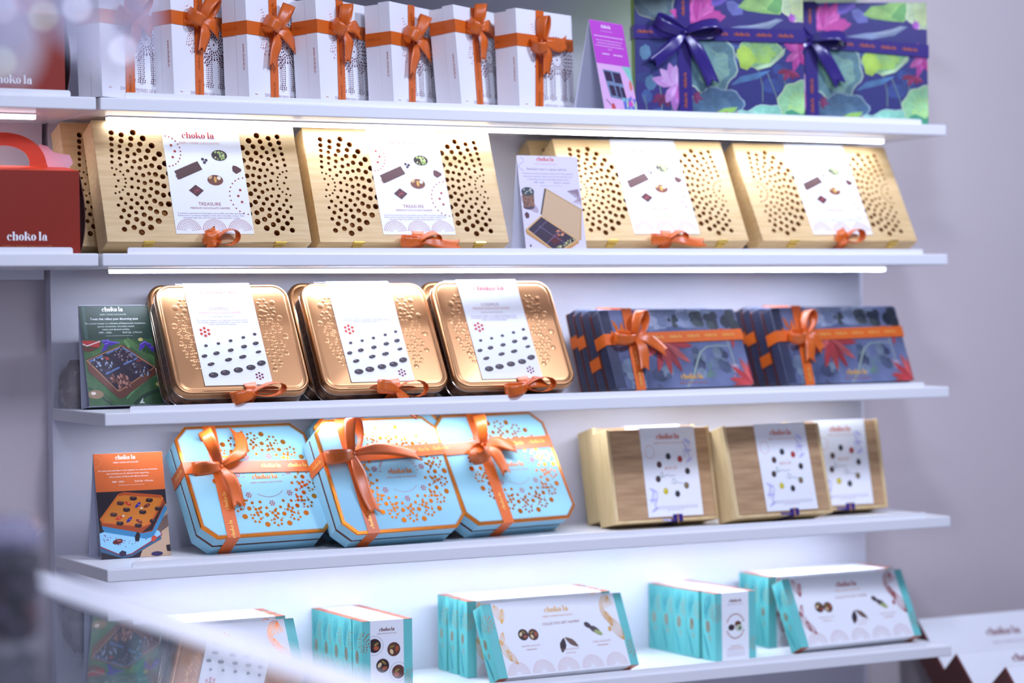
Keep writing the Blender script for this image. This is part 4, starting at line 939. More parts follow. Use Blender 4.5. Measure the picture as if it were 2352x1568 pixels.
def ends(m, w, h, d, s0, s1):
    """copper tuck flaps on top of the teal ends"""
    for a, b in ((-w / 2, s0), (s1, w / 2)):
        m.box(a + .0003, b, -d + .0003, -.0003, h, h + .0007, COPPER); m.box(a + .0003, b, -d + .0003, -.0003, -.0004, 0, COPPER)
def small_box(label, x, y, z, phi, d, design, group, seed=1):
    w, h = .112, .150
    t = thing('teal_sleeve_box', label, 'chocolate box', x, y, z, phi, 0, group)
    s0, s1 = -w / 2 + .155 * w, -w / 2 + .82 * w
    m = M(); m.box(-w / 2, w / 2, -d, 0, .0005, h, TEAL); ends(m, w, h, d, s0, s1)
    teal_side(m, left_side(w), d, h, seed); burst(m, left_side(w), d * 1.0, h * .72, .022, (0, d - .001, 0)); burst(m, front(d), -w / 2, h * .72, .022, (-w / 2 + .001, s0 - .001, 0))
    F = front(d); burst(m, F, w / 2 - .003, h * .22, .017, (s1 + .001, w / 2 - .001, .0))
    m.build('carton', t)
    m = M(); e = .0007; m.box(s0, s1, -d - e, e * .2, .0003, h + .001, PAPER)
    F = front(d + e); cx = (s0 + s1) / 2; o = .0004; lw = s1 - s0; BR = flat(110, 40, 36)
    m.logo(cx, h * .875, lw * .46, BR, o, T=F, tag=flat(150, 110, 120))
    if design == 0:
        for px, pz, dk, nt, rg in ((s0 + lw * .12, h * .665, DARKB, 1, 1), (cx + lw * .20, h * .60, flat(96, 58, 48), 2, 0), (cx - lw * .14, h * .385, DARKB, 1, 0), (s1 - lw * .17, h * .285, flat(96, 58, 48), 3, 1)):
            r = .0145
            if px - r < s0 or px + r > s1:
                n = 26; P = [(max(s0 + .0004, min(s1 - .0004, px + r * cos(2 * pi * i / n))), pz + r * sin(2 * pi * i / n)) for i in range(n)]; m.poly(P, dk, o, F)
                m.disc(px + (.004 if px < cx else -.004), pz - .005, .006, flat(176, 92, 62), o * 1.5, ry=.0045, T=F); m.disc(px + (.004 if px < cx else -.003), pz + .003, .006, flat(150, 128, 66), o * 1.5, ry=.0026, rot=.5, T=F)
            else: choc(m, F, px, pz, r, dk, o, nt)
            if rg:
                for i in range(40):
                    a = 2 * pi * i / 40; q = (px + .0195 * cos(a), pz + .0195 * sin(a))
                    if s0 + .001 < q[0] < s1 - .001: m.disc(*q, .0007, DARKB, o, T=F, n=6)
        m.text('MILK & DARK', cx - lw * .02, h * .085, 1, flat(150, 70, 50), o, T=F, width=lw * .42); m.text('CHOCOLATE MENDIANTS', cx, h * .038, 1, flat(150, 70, 50), o, T=F, width=lw * .82)
    else:
        for i in range(30):
            a = 2 * pi * i / 30; R = .0245
            if abs(sin(a)) > .35: m.disc(cx + R * cos(a), h * .50 + R * sin(a) * 1.1, .0019, FOILC if i % 2 else BR, o, T=F, n=8)
        m.disc(cx - .011, h * .485, .009, flat(62, 44, 50), o, ry=.007, T=F); m.disc(cx + .007, h * .53, .009, flat(110, 66, 50), o, ry=.007, T=F); m.disc(cx + .010, h * .47, .010, flat(200, 206, 180), o, ry=.0075, T=F); m.disc(cx + .012, h * .465, .004, flat(80, 110, 84), o * 1.5, T=F)
        for v, q in ((.20, .40), (.165, .60), (.13, .66), (.09, .70), (.06, .68)):
            m.rect(cx - q * lw / 2, cx + q * lw / 2, h * v, h * (v + .008), flat(206, 140, 120) if v > .14 else flat(206, 190, 200), o, F)
    m.build('sleeve', t)
    return t
S1 = small_box("small teal box with four round chocolates printed on its white sleeve", .6180, .1240, ZS[5], 1, .0520, 0, 'small teal boxes beside the left gift hampers')
for i, nm in enumerate(('second', 'third', 'fourth', 'rearmost')):
    again(S1, 'small teal box with white sleeve, %s from the front in the left row' % nm, .6180, .1255 + .0538 * (i + 1), ZS[5], 0 if i else 1)
S2 = small_box('small teal box with a dotted ring on its white sleeve, front of the right row', 1.4700, .1310, ZS[5], -4, .0500, 1, 'small teal boxes beside the right gift hampers', 5)
for i, nm in enumerate(('second', 'third', 'fourth', 'rearmost')):
    again(S2, 'small teal box with white sleeve, %s from the front in the right row' % nm, 1.4660 - .002 * i, .1320 + .0060 + .0512 * (i + 1), ZS[5], -2)

def pod(m, T, cx, cz, L, W, rot, mt, o, lines=4):
    c, s = cos(rot), sin(rot)
    for k in range(lines):
        q = 1 - 2 * k / (lines - 1) if lines > 1 else 0
        P = []
        for j in range(13):
            u = j / 12; a, b = L * (u - .5), W * .5 * q * sin(pi * u) ** .8
            P.append((cx + a * c - b * s, cz + a * s + b * c))
        m.stroke(P, .0012, mt, o, T)
def hamper(label, x, y, z, phi, th, group, foil=FOILG):
    w, h, d = .352, .1636, .040
    t = thing('gift_hamper_box', label, 'chocolate box', x, y, z, phi, th, group)
    s0, s1 = -w / 2 + .062 * w, -w / 2 + .938 * w
    m = M(); m.box(-w / 2, w / 2, -d, 0, .0005, h, TEAL); ends(m, w, h, d, s0, s1)
    teal_side(m, left_side(w), d, h, 3); burst(m, left_side(w), d, h * .74, .022, (0, d - .001, 0)); burst(m, front(d), -w / 2, h * .74, .020, (-w / 2 + .001, s0 - .001, 0)); burst(m, front(d), w / 2, h * .24, .022, (s1 + .001, w / 2 - .001, 0))
    m.build('carton', t)
    m = M(); e = .0007; m.box(s0, s1, -d - e, e * .2, .0002, h + .001, PAPER)
    F = front(d + e); o = .0004
    m.logo(.002, h * .845, .060, foil, o, T=F, tag=flat(226, 160, 110)); m.text('COLLECTIVE GIFT HAMPER', .006, h * .665, 1, flat(170, 120, 110), o, T=F, width=.094)
    X = lambda u: -w / 2 + u * w
    choc(m, F, X(.235), h * .55, .0125, DARKB, o, 1); choc(m, F, X(.305), h * .54, .0125, flat(92, 58, 46), o * 1.2, 2)
    petal(m, F, X(.51), h * .455, .034, .016, -110, flat(62, 48, 54), o); petal(m, F, X(.52), h * .46, .036, .013, -38, flat(116, 88, 78), o * 1.3)
    m.disc(X(.70), h * .60, .009, flat(76, 62, 70), o, ry=.006, rot=-.6, T=F); petal(m, F, X(.70), h * .59, .036, .014, -32, flat(90, 74, 78), o * .9); m.disc(X(.765), h * .485, .011, flat(166, 178, 110), o * 1.2, ry=.005, rot=-.5, T=F)
    for u, v, a, b2 in ((.27, .395, 'ASSORTED CHOCOLATE', 'MENDIANTS'), (.535, .30, 'ASSORTED CHOCOLATE', 'COCOA PODS'), (.775, .365, 'DARK CHOCOLATE', 'COOKIE BARS')):
        if u > .7: b2 = None
        m.text(a, X(u), h * v, 1, flat(206, 150, 140), o, T=F, width=.046)
        if b2: m.text(b2, X(u), h * (v - .05), 1, flat(206, 150, 140), o, T=F, width=.026)
        else: m.rect(X(u) - .014, X(u) + .014, h * (v - .055), h * (v - .045), flat(206, 150, 140), o, F)
    for i in range(5): dotted_fan(m, F, X(.145 + .175 * i), h * .035, .0255, flat(206, 100, 84) if foil is FOILG else flat(176, 90, 92), 6, o, 0, 180, .9)
    pod(m, F, s0 + .012, h * .86, .040, .016, 1.9, foil, o); pod(m, F, s0 + .020, h * .82, .034, .010, 1.3, foil, o)
    pod(m, F, s0 + .010, h * .36, .052, .016, -1.2, foil, o); pod(m, F, s0 + .022, h * .27, .040, .012, -1.0, foil, o); pod(m, F, s0 + .008, h * .52, .030, .010, -1.9, foil, o)
    c = (s1 - .022, h * .80)
    for k in range(4): m.stroke([(c[0] + (.020 - .003 * k) * cos(q * .4 + 1.2), c[1] + (.030 - .004 * k) * sin(q * .4 + 1.2)) for q in range(10)], .0014, foil, o, F)
    pod(m, F, s1 - .026, h * .66, .036, .013, -1.3, foil, o, 5); pod(m, F, s1 - .012, h * .52, .060, .022, -1.15, foil, o, 6); m.disc(s1 - .030, h * .52, .004, foil, o, ry=.006, T=F)
    for i in range(5): m.stroke([(s1 - .016, h * .98), (s1 - .030 + .006 * i, h * (.80 + .01 * i))], .0012, foil, o, F)
    m.build('sleeve', t)
    return t
H2 = hamper("wide white hamper box leaning between the two rows of small teal boxes", 1.0191, .0638, ZS[5], -3.5, 24.9, 'wide hamper boxes in the middle of the lowest shelf')
for i, nm in enumerate(('first', 'second', 'third')):
    again(H2, "upright hamper box mid lowest shelf, %s behind the leaning one" % nm, 1.0200 + .002 * i, .2000 + .0555 * i, ZS[5], 0, 0)
H3 = hamper("wide white hamper box with dark red print leaning at the lowest shelf's right end", 1.8035, .0987, ZS[5], -3.3, 26.0, 'wide hamper boxes at the right end of the lowest shelf', FOILR)
for i, nm in enumerate(('first', 'second', 'third')):
    again(H3, "upright hamper box at the lowest shelf's right end, %s behind the leaning one" % nm, 1.8080 + .002 * i, .2260 + .0440 * i, ZS[5], 0, 0)
H1 = hamper("wide white hamper box at the lowest shelf's left end, partly behind the glass counter", .2487, .0600, ZS[5], -3.1, 25.5, 'wide hamper boxes at the left end of the lowest shelf', FOILC)
for i, nm in enumerate(('first', 'second', 'third')):
    again(H1, "upright hamper box at the lowest shelf's left end, %s behind the leaning one" % nm, .2500 + .002 * i, .1960 + .0500 * i, ZS[5], 0, 0)

# ---------------------------------------------------------------- white boxes with the dotted elephant
def book_box(label, x, y, z, phi, th, xt, xb, zr, loops, tails, group):
    w, h, d = .1886, .2214, .0618
    t = thing('white_gift_box', label, 'gift box', x, y, z, phi, th, group)
    m = M(); m.box(-w / 2 + .001, w / 2 - .001, -.034, 0, 0, h - .0035, BOOKW); m.build('base', t, bevel=.0008)
    m = M(); m.box(-w / 2, w / 2, -d, -.034, 0, h, BOOKW); m.build('lid', t, bevel=.0008)
    m = M(); F = front(d); o = .0003; C1, C2 = flat(96, 48, 66), flat(168, 64, 60)
    m.text('www.chokola.in', .052, h * .42, 1, flat(176, 62, 54), o, .5, -pi / 2, left_side(w), h * .235)
    X = lambda u: -w / 2 + u * w
    m.text('SWEET MEMORIES OF INDIA', X(.60), h * .088, 1, flat(168, 140, 158), o, T=F, width=w * .66)
    m.rect(X(.10), X(.145), h * .084, h * .089, C2, o, F); m.logo(X(.55), h * .035, w * .28, flat(90, 60, 80), o, T=F)
    cx, cz = X(.70), h * .545; rnd = random.Random(3)
    def dot(a, b, r, mt):
        if -w / 2 + .004 < a < w / 2 - .003: m.disc(a, b, r, mt, o, T=F, n=7)
    dot(cx, cz, .0028, C1)
    for R, n, r in ((.007, 8, .0008), (.0105, 14, .0009), (.0155, 15, .0024), (.0205, 18, .0021), (.0255, 26, .0014), (.0300, 22, .0026), (.0350, 34, .0016), (.0395, 30, .0024), (.0440, 46, .0014), (.0485, 38, .0022)):
        for i in range(n):
            a = 2 * pi * (i + .5 * (R > .02)) / n; px, pz = cx + R * cos(a) * 1.05, cz + R * sin(a)
            if R > .031 and sin(a) < -.55 and abs(cos(a)) < .35 : continue
            dot(px, pz, r, C1 if px > X(.42) else C2)
    for cx2, w2, z1 in ((X(.44), .015, .155), (X(.60), .014, .16), (X(.80), .013, .16), (X(.95), .014, .155)):   # legs
        for j in range(17):
            zz = h * (z1 + .0185 * j); ww = w2 * (1.15 if j < 2 else .82 + .25 * j / 16)
            for k in range(4): dot(cx2 + ww * (k / 3 - .5) * 1.25 + .0011 * (j % 2), zz, .0014 + .0003 * (k % 2), C1)
        for R, n in ((.0035, 6), (.0068, 11)):
            for i in range(n): dot(cx2 + R * cos(i * 2 * pi / n), h * (z1 + .01) + R * sin(i * 2 * pi / n), .0010, C1)
    for j in range(15):                                                # trunk
        q = j / 14; a, b = X(.27 + .05 * sin(q * 4.2) + .05 * q), h * (.86 - .34 * q)
        for k in range(3): dot(a + .0030 * (k - 1) * (1 + 1.6 * q), b + .0012 * (k - 1), .0009 + .0004 * q, C2)
    for i in range(40): dot(X(.33) + rnd.uniform(-.016, .02), h * .58 + rnd.uniform(-.03, .034), .0013, C2)
    m.build('printed_design', t)
    W = .027; m = M(); e = .0009
    band_v(m, w, h, d, X(xt), X(xb), W, ORANGE, e); band_h(m, w, h, d, zr * h, zr * h, W, ORANGE, e)
    band_logos_v(m, front(d + .0013), h, X(xt), X(xb), FOILC, (.03, .085, .19), .036)
    m.logo(.020, zr * h, .036, FOILC, .0013, T=left_side(w)); m.logo(w * .36, zr * h, .036, FOILC, .0018, T=front(d))
    ro = m.build('ribbon', t)
    m = M(); zk = zr * h; bow(m, (X(xb) + (X(xt) - X(xb)) * zr, -d - .003, zk), loops, tails, W, ORANGE); m.build('bow', ro, smooth=True, solid=.0005)
    return t
GB = 'white dotted gift boxes on the top shelf'
K1 = dict(loops=[(172, .046, .022, 30), (52, .056, .022, 55)], tails=[(-100, .066, .004, .004), (-24, .060, .002, .004)])
K2 = dict(loops=[(160, .044, .024, 20), (58, .062, .022, 45)], tails=[(-106, .082, .004, -.004), (-28, .072, .002, .004)])
K3 = dict(loops=[(176, .042, .020, 40), (84, .052, .020, 60)], tails=[(-88, .072, .003, .004), (-10, .060, .004, .012)])
K4 = dict(loops=[(205, .040, .024, 20), (88, .054, .014, 75)], tails=[(-88, .075, .003, .004), (8, .085, .002, -.014)])
book_box('white dotted gift box whose upper half is behind the hanging glass drops', .057, .105, ZS[1], -30, 2, .46, .42, .70, group=GB, **K1)
book_box('white dotted gift box with an orange bow, second from the row\'s left end', .2105, .143, ZS[1], -32, 2, .46, .42, .74, group=GB, **K1)
book_box('white dotted gift box with an orange bow, third from the row\'s left end', .3675, .142, ZS[1], -31.5, 2, .47, .44, .68, group=GB, **K2)
book_box('white dotted gift box with an orange bow, middle of the row of seven', .5247, .1580, ZS[1], -33, 3, .46, .40, .73, group=GB, **K3)
book_box('white dotted gift box with an orange bow, third from the magenta tent card', .6891, .168, ZS[1], -34, 2.4, .46, .38, .66, group=GB, **K2)
book_box('white dotted gift box leaning more than its row, second from the magenta tent card', .8480, .168, ZS[1], -32.6, 5.0, .44, .40, .80, group=GB, **K3)
book_box('white dotted gift box with an orange bow, next to the magenta tent card', .9969, .1500, ZS[1], -22.5, 2.2, .42, .34, .70, group=GB, **K4)

# ---------------------------------------------------------------- lotus boxes
def lotus_print(m, T):
    """T maps the unit square (b downwards) onto the face"""
    O = .00012; rnd = random.Random(9); A = .66
    Q = lambda cx, cy: (lambda a, b, o=0.0: T(cx + a * A, cy + b, o))
    def leaf(cx, cy, r, c1, c2, c3, o, ry=.8, rot=0.0, ph=0.0, part=1.0):
        T1_ = Q(cx, cy)
        blob(m, T1_, 0, 0, r, paint(*c3), o * O, ry=r * ry, wob=.06, k=8, n=34, rot=rot, ph=ph)
        blob(m, T1_, 0, 0, r * .955, paint(*c1), (o + .3) * O, ry=r * ry * .95, wob=.06, k=8, n=34, rot=rot, ph=ph)
        blob(m, T1_, r * .10, r * .12 * ry, r * .62, paint(*c2), (o + .6) * O, ry=r * ry * .58, wob=.12, k=6, n=24, rot=rot + .2, ph=ph + 1)
        blob(m, T1_, -r * .15, -r * .25 * ry, r * .34, paint(*[(p + q) // 2 for p, q in zip(c1, c2)]), (o + .75) * O, ry=r * ry * .3, wob=.15, k=5, n=18, rot=rot, ph=ph + 2)
        for i in range(15):
            a = 2 * pi * i / 15 + ph
            m.stroke([(r * .12 * cos(a), r * ry * .12 * sin(a)), (r * .84 * cos(a + .06), r * ry * .84 * sin(a + .06))], .0055 * r / .2, paint(*[min(255, int(v * 1.09 + 8)) for v in c1]), (o + .9) * O, T1_)
    def lotus(cx, cy, L, angs, cols, o):
        for i, a in enumerate(angs):
            petal(m, Q(cx, cy), 0, 0, L * (1 - .12 * (i % 3)), L * .40, a, paint(*cols[i % len(cols)]), (o + .15 * i) * O)
            petal(m, Q(cx, cy), .02, 0, L * .7 * (1 - .12 * (i % 3)), L * .16, a, paint(*[min(255, v + 26) for v in cols[i % len(cols)]]), (o + .15 * i + .07) * O)
    m.rect(0, 1, 0, 1, LOTUSBG, O * .5, T)
    for i in range(26):
        u, v = rnd.uniform(0, 1), rnd.uniform(.45, 1); blob(m, Q(u, v), 0, 0, rnd.uniform(.04, .12), paint(*rnd.choice(((44, 60, 124), (52, 74, 140), (40, 46, 110), (64, 92, 150)))), O * (.8 + .02 * i), ry=rnd.uniform(.03, .08), n=16, ph=i)
    blob(m, Q(.45, .0), 0, 0, .17, paint(118, 92, 190), O * 1.6, ry=.10, n=20); blob(m, Q(.45, -.02), 0, 0, .14, paint(92, 72, 170), O * 1.8, ry=.09, n=20)
    for (u0, v0, u1, v1) in ((.14, .0, .155, .20), (.14, .70, .15, 1), (.21, .80, .20, 1), (.73, .60, .75, .85), (.78, .62, .86, .98), (.87, .60, .88, .80), (.05, .8, .06, 1)):
        m.stroke([(u0, v0), ((u0 + u1) / 2 + .01, (v0 + v1) / 2), (u1, v1)], .006, paint(112, 140, 130), O * 2, T)
    # large leaves
    leaf(.10, .03, .22, (84, 108, 116), (104, 128, 124), (166, 176, 150), 3, .75, .5, .3)
    leaf(.44, .55, .24, (96, 138, 146), (140, 184, 164), (190, 216, 190), 3, 1.05, .2, 1.0)
    leaf(.47, .90, .26, (70, 104, 134), (88, 124, 144), (150, 176, 190), 4.2, .62, -.1, 2.0)
    m.poly([(.46, .94), (.52, .90), (.60, .89), (.58, .93), (.50, .97)], paint(150, 200, 96), O * 6, T)
    leaf(.73, .46, .205, (140, 190, 132), (168, 214, 90), (206, 232, 168), 3.4, .60, -.18, .6)
    m.poly([(.60, .44), (.64, .40), (.68, .43), (.72, .52), (.66, .60), (.62, .58)], paint(184, 222, 86), O * 5.2, T); m.poly([(.70, .58), (.80, .54), (.86, .46), (.89, .42), (.88, .48), (.80, .57), (.72, .60)], paint(196, 228, 176), O * 5.4, T)
    m.poly([(.61, .10), (.66, .03), (.74, .02), (.82, -.02), (.90, -.02), (.89, .10), (.86, .16), (.76, .15), (.66, .13)], paint(150, 200, 110), O * 4, T); m.poly([(.63, .09), (.67, .04), (.72, .05), (.80, .12), (.70, .125)], paint(170, 216, 120), O * 4.6, T)
    m.poly([(.78, .12), (.84, .02), (.89, .0), (.88, .12), (.84, .155)], paint(108, 170, 96), O * 4.8, T)
    leaf(.97, .07, .15, (186, 206, 158), (206, 222, 150), (226, 232, 196), 5, 1.0, .3, .9)
    leaf(.97, .88, .20, (150, 206, 150), (176, 222, 130), (206, 228, 186), 5.2, .95, .8, .2)
    m.poly([(.88, .93), (.92, .91), (.98, .95), (1, .93), (1, 1.0), (.92, 1.0)], paint(74, 160, 124), O * 7.6, T)
    leaf(.74, .99, .26, (140, 206, 180), (166, 222, 186), (200, 232, 214), 4.6, .42, -.2, 1.4); leaf(.62, 1.0, .16, (150, 210, 190), (176, 224, 200), (206, 232, 218), 5.4, .5, -.2, 1.4)
    m.poly([(.56, .72), (.62, .65), (.72, .62), (.80, .60), (.72, .67), (.62, .70)], paint(84, 132, 180), O * 3, T); m.poly([(.50, .28), (.62, .25), (.74, .24), (.84, .19), (.88, .20), (.80, .27), (.66, .30)], paint(140, 156, 186), O * 3, T); m.poly([(.66, .255), (.84, .20), (.86, .21), (.76, .26)], paint(176, 190, 210), O * 3.4, T)
    m.poly([(.54, .06), (.58, .05), (.64, .10), (.64, .16), (.58, .17), (.55, .12)], paint(116, 120, 190), O * 3, T)
    blob(m, Q(.06, .46), 0, 0, .05, paint(104, 150, 180), O * 3, ry=.06, n=16); blob(m, Q(.09, .70), 0, 0, .05, paint(84, 126, 160), O * 3, ry=.06, n=16); blob(m, Q(.20, .17), 0, 0, .05, paint(130, 122, 190), O * 3.4, ry=.06, n=16); blob(m, Q(.12, .98), 0, 0, .05, paint(110, 140, 190), O * 3, ry=.05, n=16)
    # flowers
    DP = ((150, 34, 90), (120, 26, 80)); 
    lotus(.37, .22, .26, (-160, -20, -100, -60, -84, -40, -10), ((206, 74, 160), (190, 56, 150), (216, 96, 176)), 6)
    lotus(.35, .12, .12, (-120, -60, -20, 180), DP, 5)
    lotus(.23, .72, .21, (-165, -135, -20, -60, -105, -85, 90, 60, 120), ((206, 150, 210), (216, 170, 220), (190, 120, 196), (206, 110, 190)), 6)
    lotus(.16, .80, .11, (150, 110, 170, 60, 20), ((120, 30, 84), (104, 24, 74)), 5.2); lotus(.34, .80, .09, (20, 60, -20), ((120, 30, 84),), 5.2)
    lotus(.97, .46, .16, (-150, -110, -70, 110, 150, 60), ((200, 64, 160), (216, 96, 176), (190, 44, 140)), 7); lotus(.91, .60, .11, (170, 120, 60, 30), ((130, 26, 70), (150, 36, 90)), 6)
    lotus(.93, .22, .08, (-95, -70, -115), ((166, 84, 176), (190, 110, 196)), 7)

def lotus_box(label, x, y, z, phi, th, loops, tails, group, xv=.285, zl=.70, zr=.665):
    w, h, d = .385, .282, .035
    t = thing('lotus_gift_box', label, 'gift box', x, y, z, phi, th, group)
    m = M(); m.box(-w / 2, w / 2, -d, -.001, 0, h, mat('lime_green_board', (150, 190, 40), .4)); m.build('body', t)
    m = M(); m.box(-w / 2, w / 2, -d - .003, -d, 0, h, LOTUSBG); lid = m.build('lid', t, bevel=.0008)
    m = M(); m.clip = (-w / 2 + .0005, w / 2 - .0005, .0005, h - .0005); lotus_print(m, sub(front(d + .003), -w / 2, h, w, h)); m.logo(-w / 2 + .54 * w, .038 * h, .068, FOILC, .0016, T=front(d + .003)); m.build('painted_print', t)
    dd = d + .003; W = .030
    m = M(); X = -w / 2 + xv * w
    band_v(m, w, h, dd, X, X + .004, W, PURPLE, .0026); band_h(m, w, h, dd, zl * h, zr * h, W, PURPLE, .0026)
    band_logos_h(m, front(dd + .004), w, zl * h, zr * h, W, FOILC, (-.17, .0, .05, .10, .15), .036); band_logos_v(m, front(dd + .003), h, X, X + .004, FOILC, (.045, .09, .25), .034)
    ro = m.build('ribbon', t)
    m = M(); bow(m, (X + .001, -dd - .005, (zl + (zr - zl) * xv) * h), loops, tails, W, PURPLE, knot=.9); m.build('bow', ro, smooth=True, solid=.0006)
    return t
GL = 'lotus printed boxes on the top shelf'
lotus_box('lotus printed gift box with a purple bow beside the magenta tent card', 1.4648, .120, ZS[1], 18.9, 1.1, [(158, .074, .022, 35), (8, .082, .022, 35)], [(-138, .105, .003, .004), (-62, .135, .003, .004)], GL)
lotus_box('lotus printed gift box with a purple bow at the right end of the top shelf', 1.8150, .130, ZS[1], 21.8, 1.3, [(150, .060, .022, 35), (0, .078, .022, 30)], [(-140, .075, .003, -.010), (-58, .125, .003, .004)], GL, zl=.72, zr=.60)

# ---------------------------------------------------------------- red carry boxes
def carry_box(label, x, y, z):
    w, h, d = .262, .158, .118
    t = thing('red_carry_box', label, 'gift box', x, y, z, 0, 0, 'red carry boxes at the far left')
    m = M(); m.box(-w / 2, w / 2, -d, -d + .0012, 0, h, RED); m.box(-w / 2, w / 2, -.0012, 0, 0, h, RED); m.box(-w / 2, w / 2, -d, 0, 0, .0012, RED); m.build('body', t)
    for sgn in (-1, 1):
        m = M(); N = 14; prev = None
        for k in range(N + 1):
            zz = h * k / N; q = sin(pi * k / N) ** .8 * (1.25 - .5 * k / N)
            row = [(sgn * (w / 2 - .0005 + .0125 * q * (1 if j else .92)), -d + .002 + (d - .004) * j / 3, zz) for j in range(4)]
            if prev:
                for j in range(3): m.face3([prev[j], prev[j + 1], row[j + 1], row[j]], BROWN if j == 0 else CARD)
            prev = row
        m.build('gusset', t, solid=.0014)
        m = M()
        P = [(0, 0), (.05, .002), (.066, .020), (.060, .036), (.030, .040), (.016, .052), (0, .056)]
        m.face3([(sgn * (w / 2 - .005 - .052 + a), -d * .42, h - .0005 + b) for a, b in P], PINKC); m.build('top_flap', t, solid=.001)
    cu = bpy.data.curves.new('handle', 'CURVE'); cu.dimensions = '2D'; cu.fill_mode = 'BOTH'; cu.extrude = .0009
    def loop(P):
        sp = cu.splines.new('POLY'); sp.points.add(len(P) - 1); sp.use_cyclic_u = True
        for p, q in zip(sp.points, P): p.co = (q[0], q[1], 0, 1)
    loop([(-.084, 0), (.084, 0)] + [(.084 * cos(radians(a)) ** 1.0, .002 + .074 * sin(radians(a)) ** .8) for a in range(4, 177, 6)])
    loop([(.050, .013), (-.050, .013)] + [(-.050 * cos(radians(a)), .014 + .037 * sin(radians(a)) ** .8) for a in range(4, 177, 8)])
    o = bpy.data.objects.new('h', cu); col.objects.link(o)
    me = bpy.data.meshes.new_from_object(o.evaluated_get(bpy.context.evaluated_depsgraph_get())); bpy.data.objects.remove(o)
    for v in me.vertices: v.co = (v.co.x, -d * .55 - v.co.z - (.45 * d) * max(0, 1 - v.co.y / .012) * .98, h - .001 + v.co.y)
    me.materials.clear(); me.materials.append(REDH); me.name = 'handle'
    q = bpy.data.objects.new('handle', me); col.objects.link(q); q.parent = t
    m = M(); m.face3([(-w / 2, -d, h), (w / 2, -d, h), (w / 2 - .012, -d * .56, h + .010), (-w / 2 + .012, -d * .56, h + .010)], REDH); m.face3([(-w / 2, 0, h), (w / 2, 0, h), (w / 2 - .012, -d * .54, h + .010), (-w / 2 + .012, -d * .54, h + .010)], REDH); m.build('lid', t, solid=.001)
    m = M(); m.logo(.028, h * .195, .078, INKW, .0004, T=front(d), tag=flat(190, 120, 80)); m.build('lettering', t)
    return t
K = carry_box('red gable carry box with an arched handle beside the perforated wooden boxes', -.1618, .1576, ZS[2])
again(K, 'red gable carry box on the top shelf behind the hanging glass drops', -.1830, .1700, ZS[1])

# ---------------------------------------------------------------- wrapped sweet behind the green card
t = thing('wrapped_basket', 'small cellophane wrapped brown bundle behind the dark green tent card', 'gift', .034, .295, ZS[3])
m = M(); rnd = random.Random(2); N, Kz = 16, 9
prev = None
for k in range(Kz + 1):
    q = k / Kz; R = .033 * (sin(pi * (.12 + .80 * q)) ** .6) * (1.0 if q < .8 else .72)
    row = [((R * (1 + rnd.uniform(-.12, .12))) * cos(2 * pi * i / N), (R * (1 + rnd.uniform(-.12, .12))) * sin(2 * pi * i / N), .098 * q) for i in range(N)]
    if prev:
        for i in range(N): m.face3([prev[i], prev[(i + 1) % N], row[(i + 1) % N], row[i]], mat('brown_bundle', (112, 82, 76), .3, noise=30, rgb2=(66, 40, 38), coat=.6))
    else: m.face3(row, MATS['brown_bundle']) if 'brown_bundle' in MATS else None
    prev = row
m.face3(prev, MATS['brown_bundle']); m.build('bundle', t)
m = M(); CELLO = mat('cellophane', (226, 226, 232), .08, alpha=.22, spec=.8)
prev = None
for k in range(8):
    q = k / 7; row = [((.039 * (1 - .55 * q ** 3) * (1 + rnd.uniform(-.08, .08))) * cos(2 * pi * i / 14), (.039 * (1 - .55 * q ** 3) * (1 + rnd.uniform(-.08, .08))) * sin(2 * pi * i / 14), .112 * q) for i in range(14)]
    if prev:
        for i in range(14): m.face3([prev[i], prev[(i + 1) % 14], row[(i + 1) % 14], row[i]], CELLO)
    prev = row
m.build('cellophane_wrap', t)

# ---------------------------------------------------------------- brown and white boxes right of the shelves
def counter_box(label, x, y, z, phi, th, w, h, d, logo):
    t = thing('brown_white_box', label, 'gift box', x, y, z, phi, th, 'brown boxes with white lids beside the shelves')
    m = M(); m.box(-w / 2, w / 2, -d + .004, 0, 0, h, BROWN); m.build('body', t, bevel=.001)
    m = M(); m.box(-w / 2, w / 2, -d, -d + .004, 0, h, BROWNR); m.build('lid', t)
    m = M(); m.box(-w / 2 + .004, w / 2 - .002, -d - .0012, -d, .004, h - .001, PAPER); F = front(d + .0012)
    m.logo(-w / 2 + logo[0], h - logo[1], .105, flat(130, 40, 50), .0004, T=F); m.text('DEEPLY DIVINE CHOCOLATES', -w / 2 + logo[0] + .012, h - logo[1] - .030, 1, flat(190, 160, 180), .0004, T=F, width=.125)
    m.build('label', t)
    return t
ZT = -.62
t = thing('display_table', 'low white display table under the brown and white boxes right of the shelves', 'table', 2.62, -.02, -Z0)
m = M(); m.box(-.56, .60, -.34, .34, Z0 + ZT - .03, Z0 + ZT, WHITE); m.build('tabletop', t, bevel=.003)
for sx in (-1, 1):
    for sy in (-1, 1):
        m = M(); m.box(.52 * sx - .02, .52 * sx + .02, .28 * sy - .02, .28 * sy + .02, 0, Z0 + ZT - .03, WHITE); m.build('leg', t)
counter_box('brown box with a white lid, rearmost of three beside the lowest shelf', 2.372, .060, ZT, 0, 44, .46, .413, .06, (.235, .060))
q = counter_box('brown box with a white lid, middle of three beside the lowest shelf', 2.325, .0, ZT, 0, 44, .46, .268, .13, (.205, .030))
m = M(); m.poly([(.052, .205), (.064, .222), (.060, .185), (.048, .170)], REDH, .0006, left_side(.46)); m.build('tag', q, solid=.0006)
counter_box('brown box with a white lid in the bottom right corner, nearest of the three', 2.350, -.190, ZT, 0, 42, .46, .290, .08, (.25, .07))

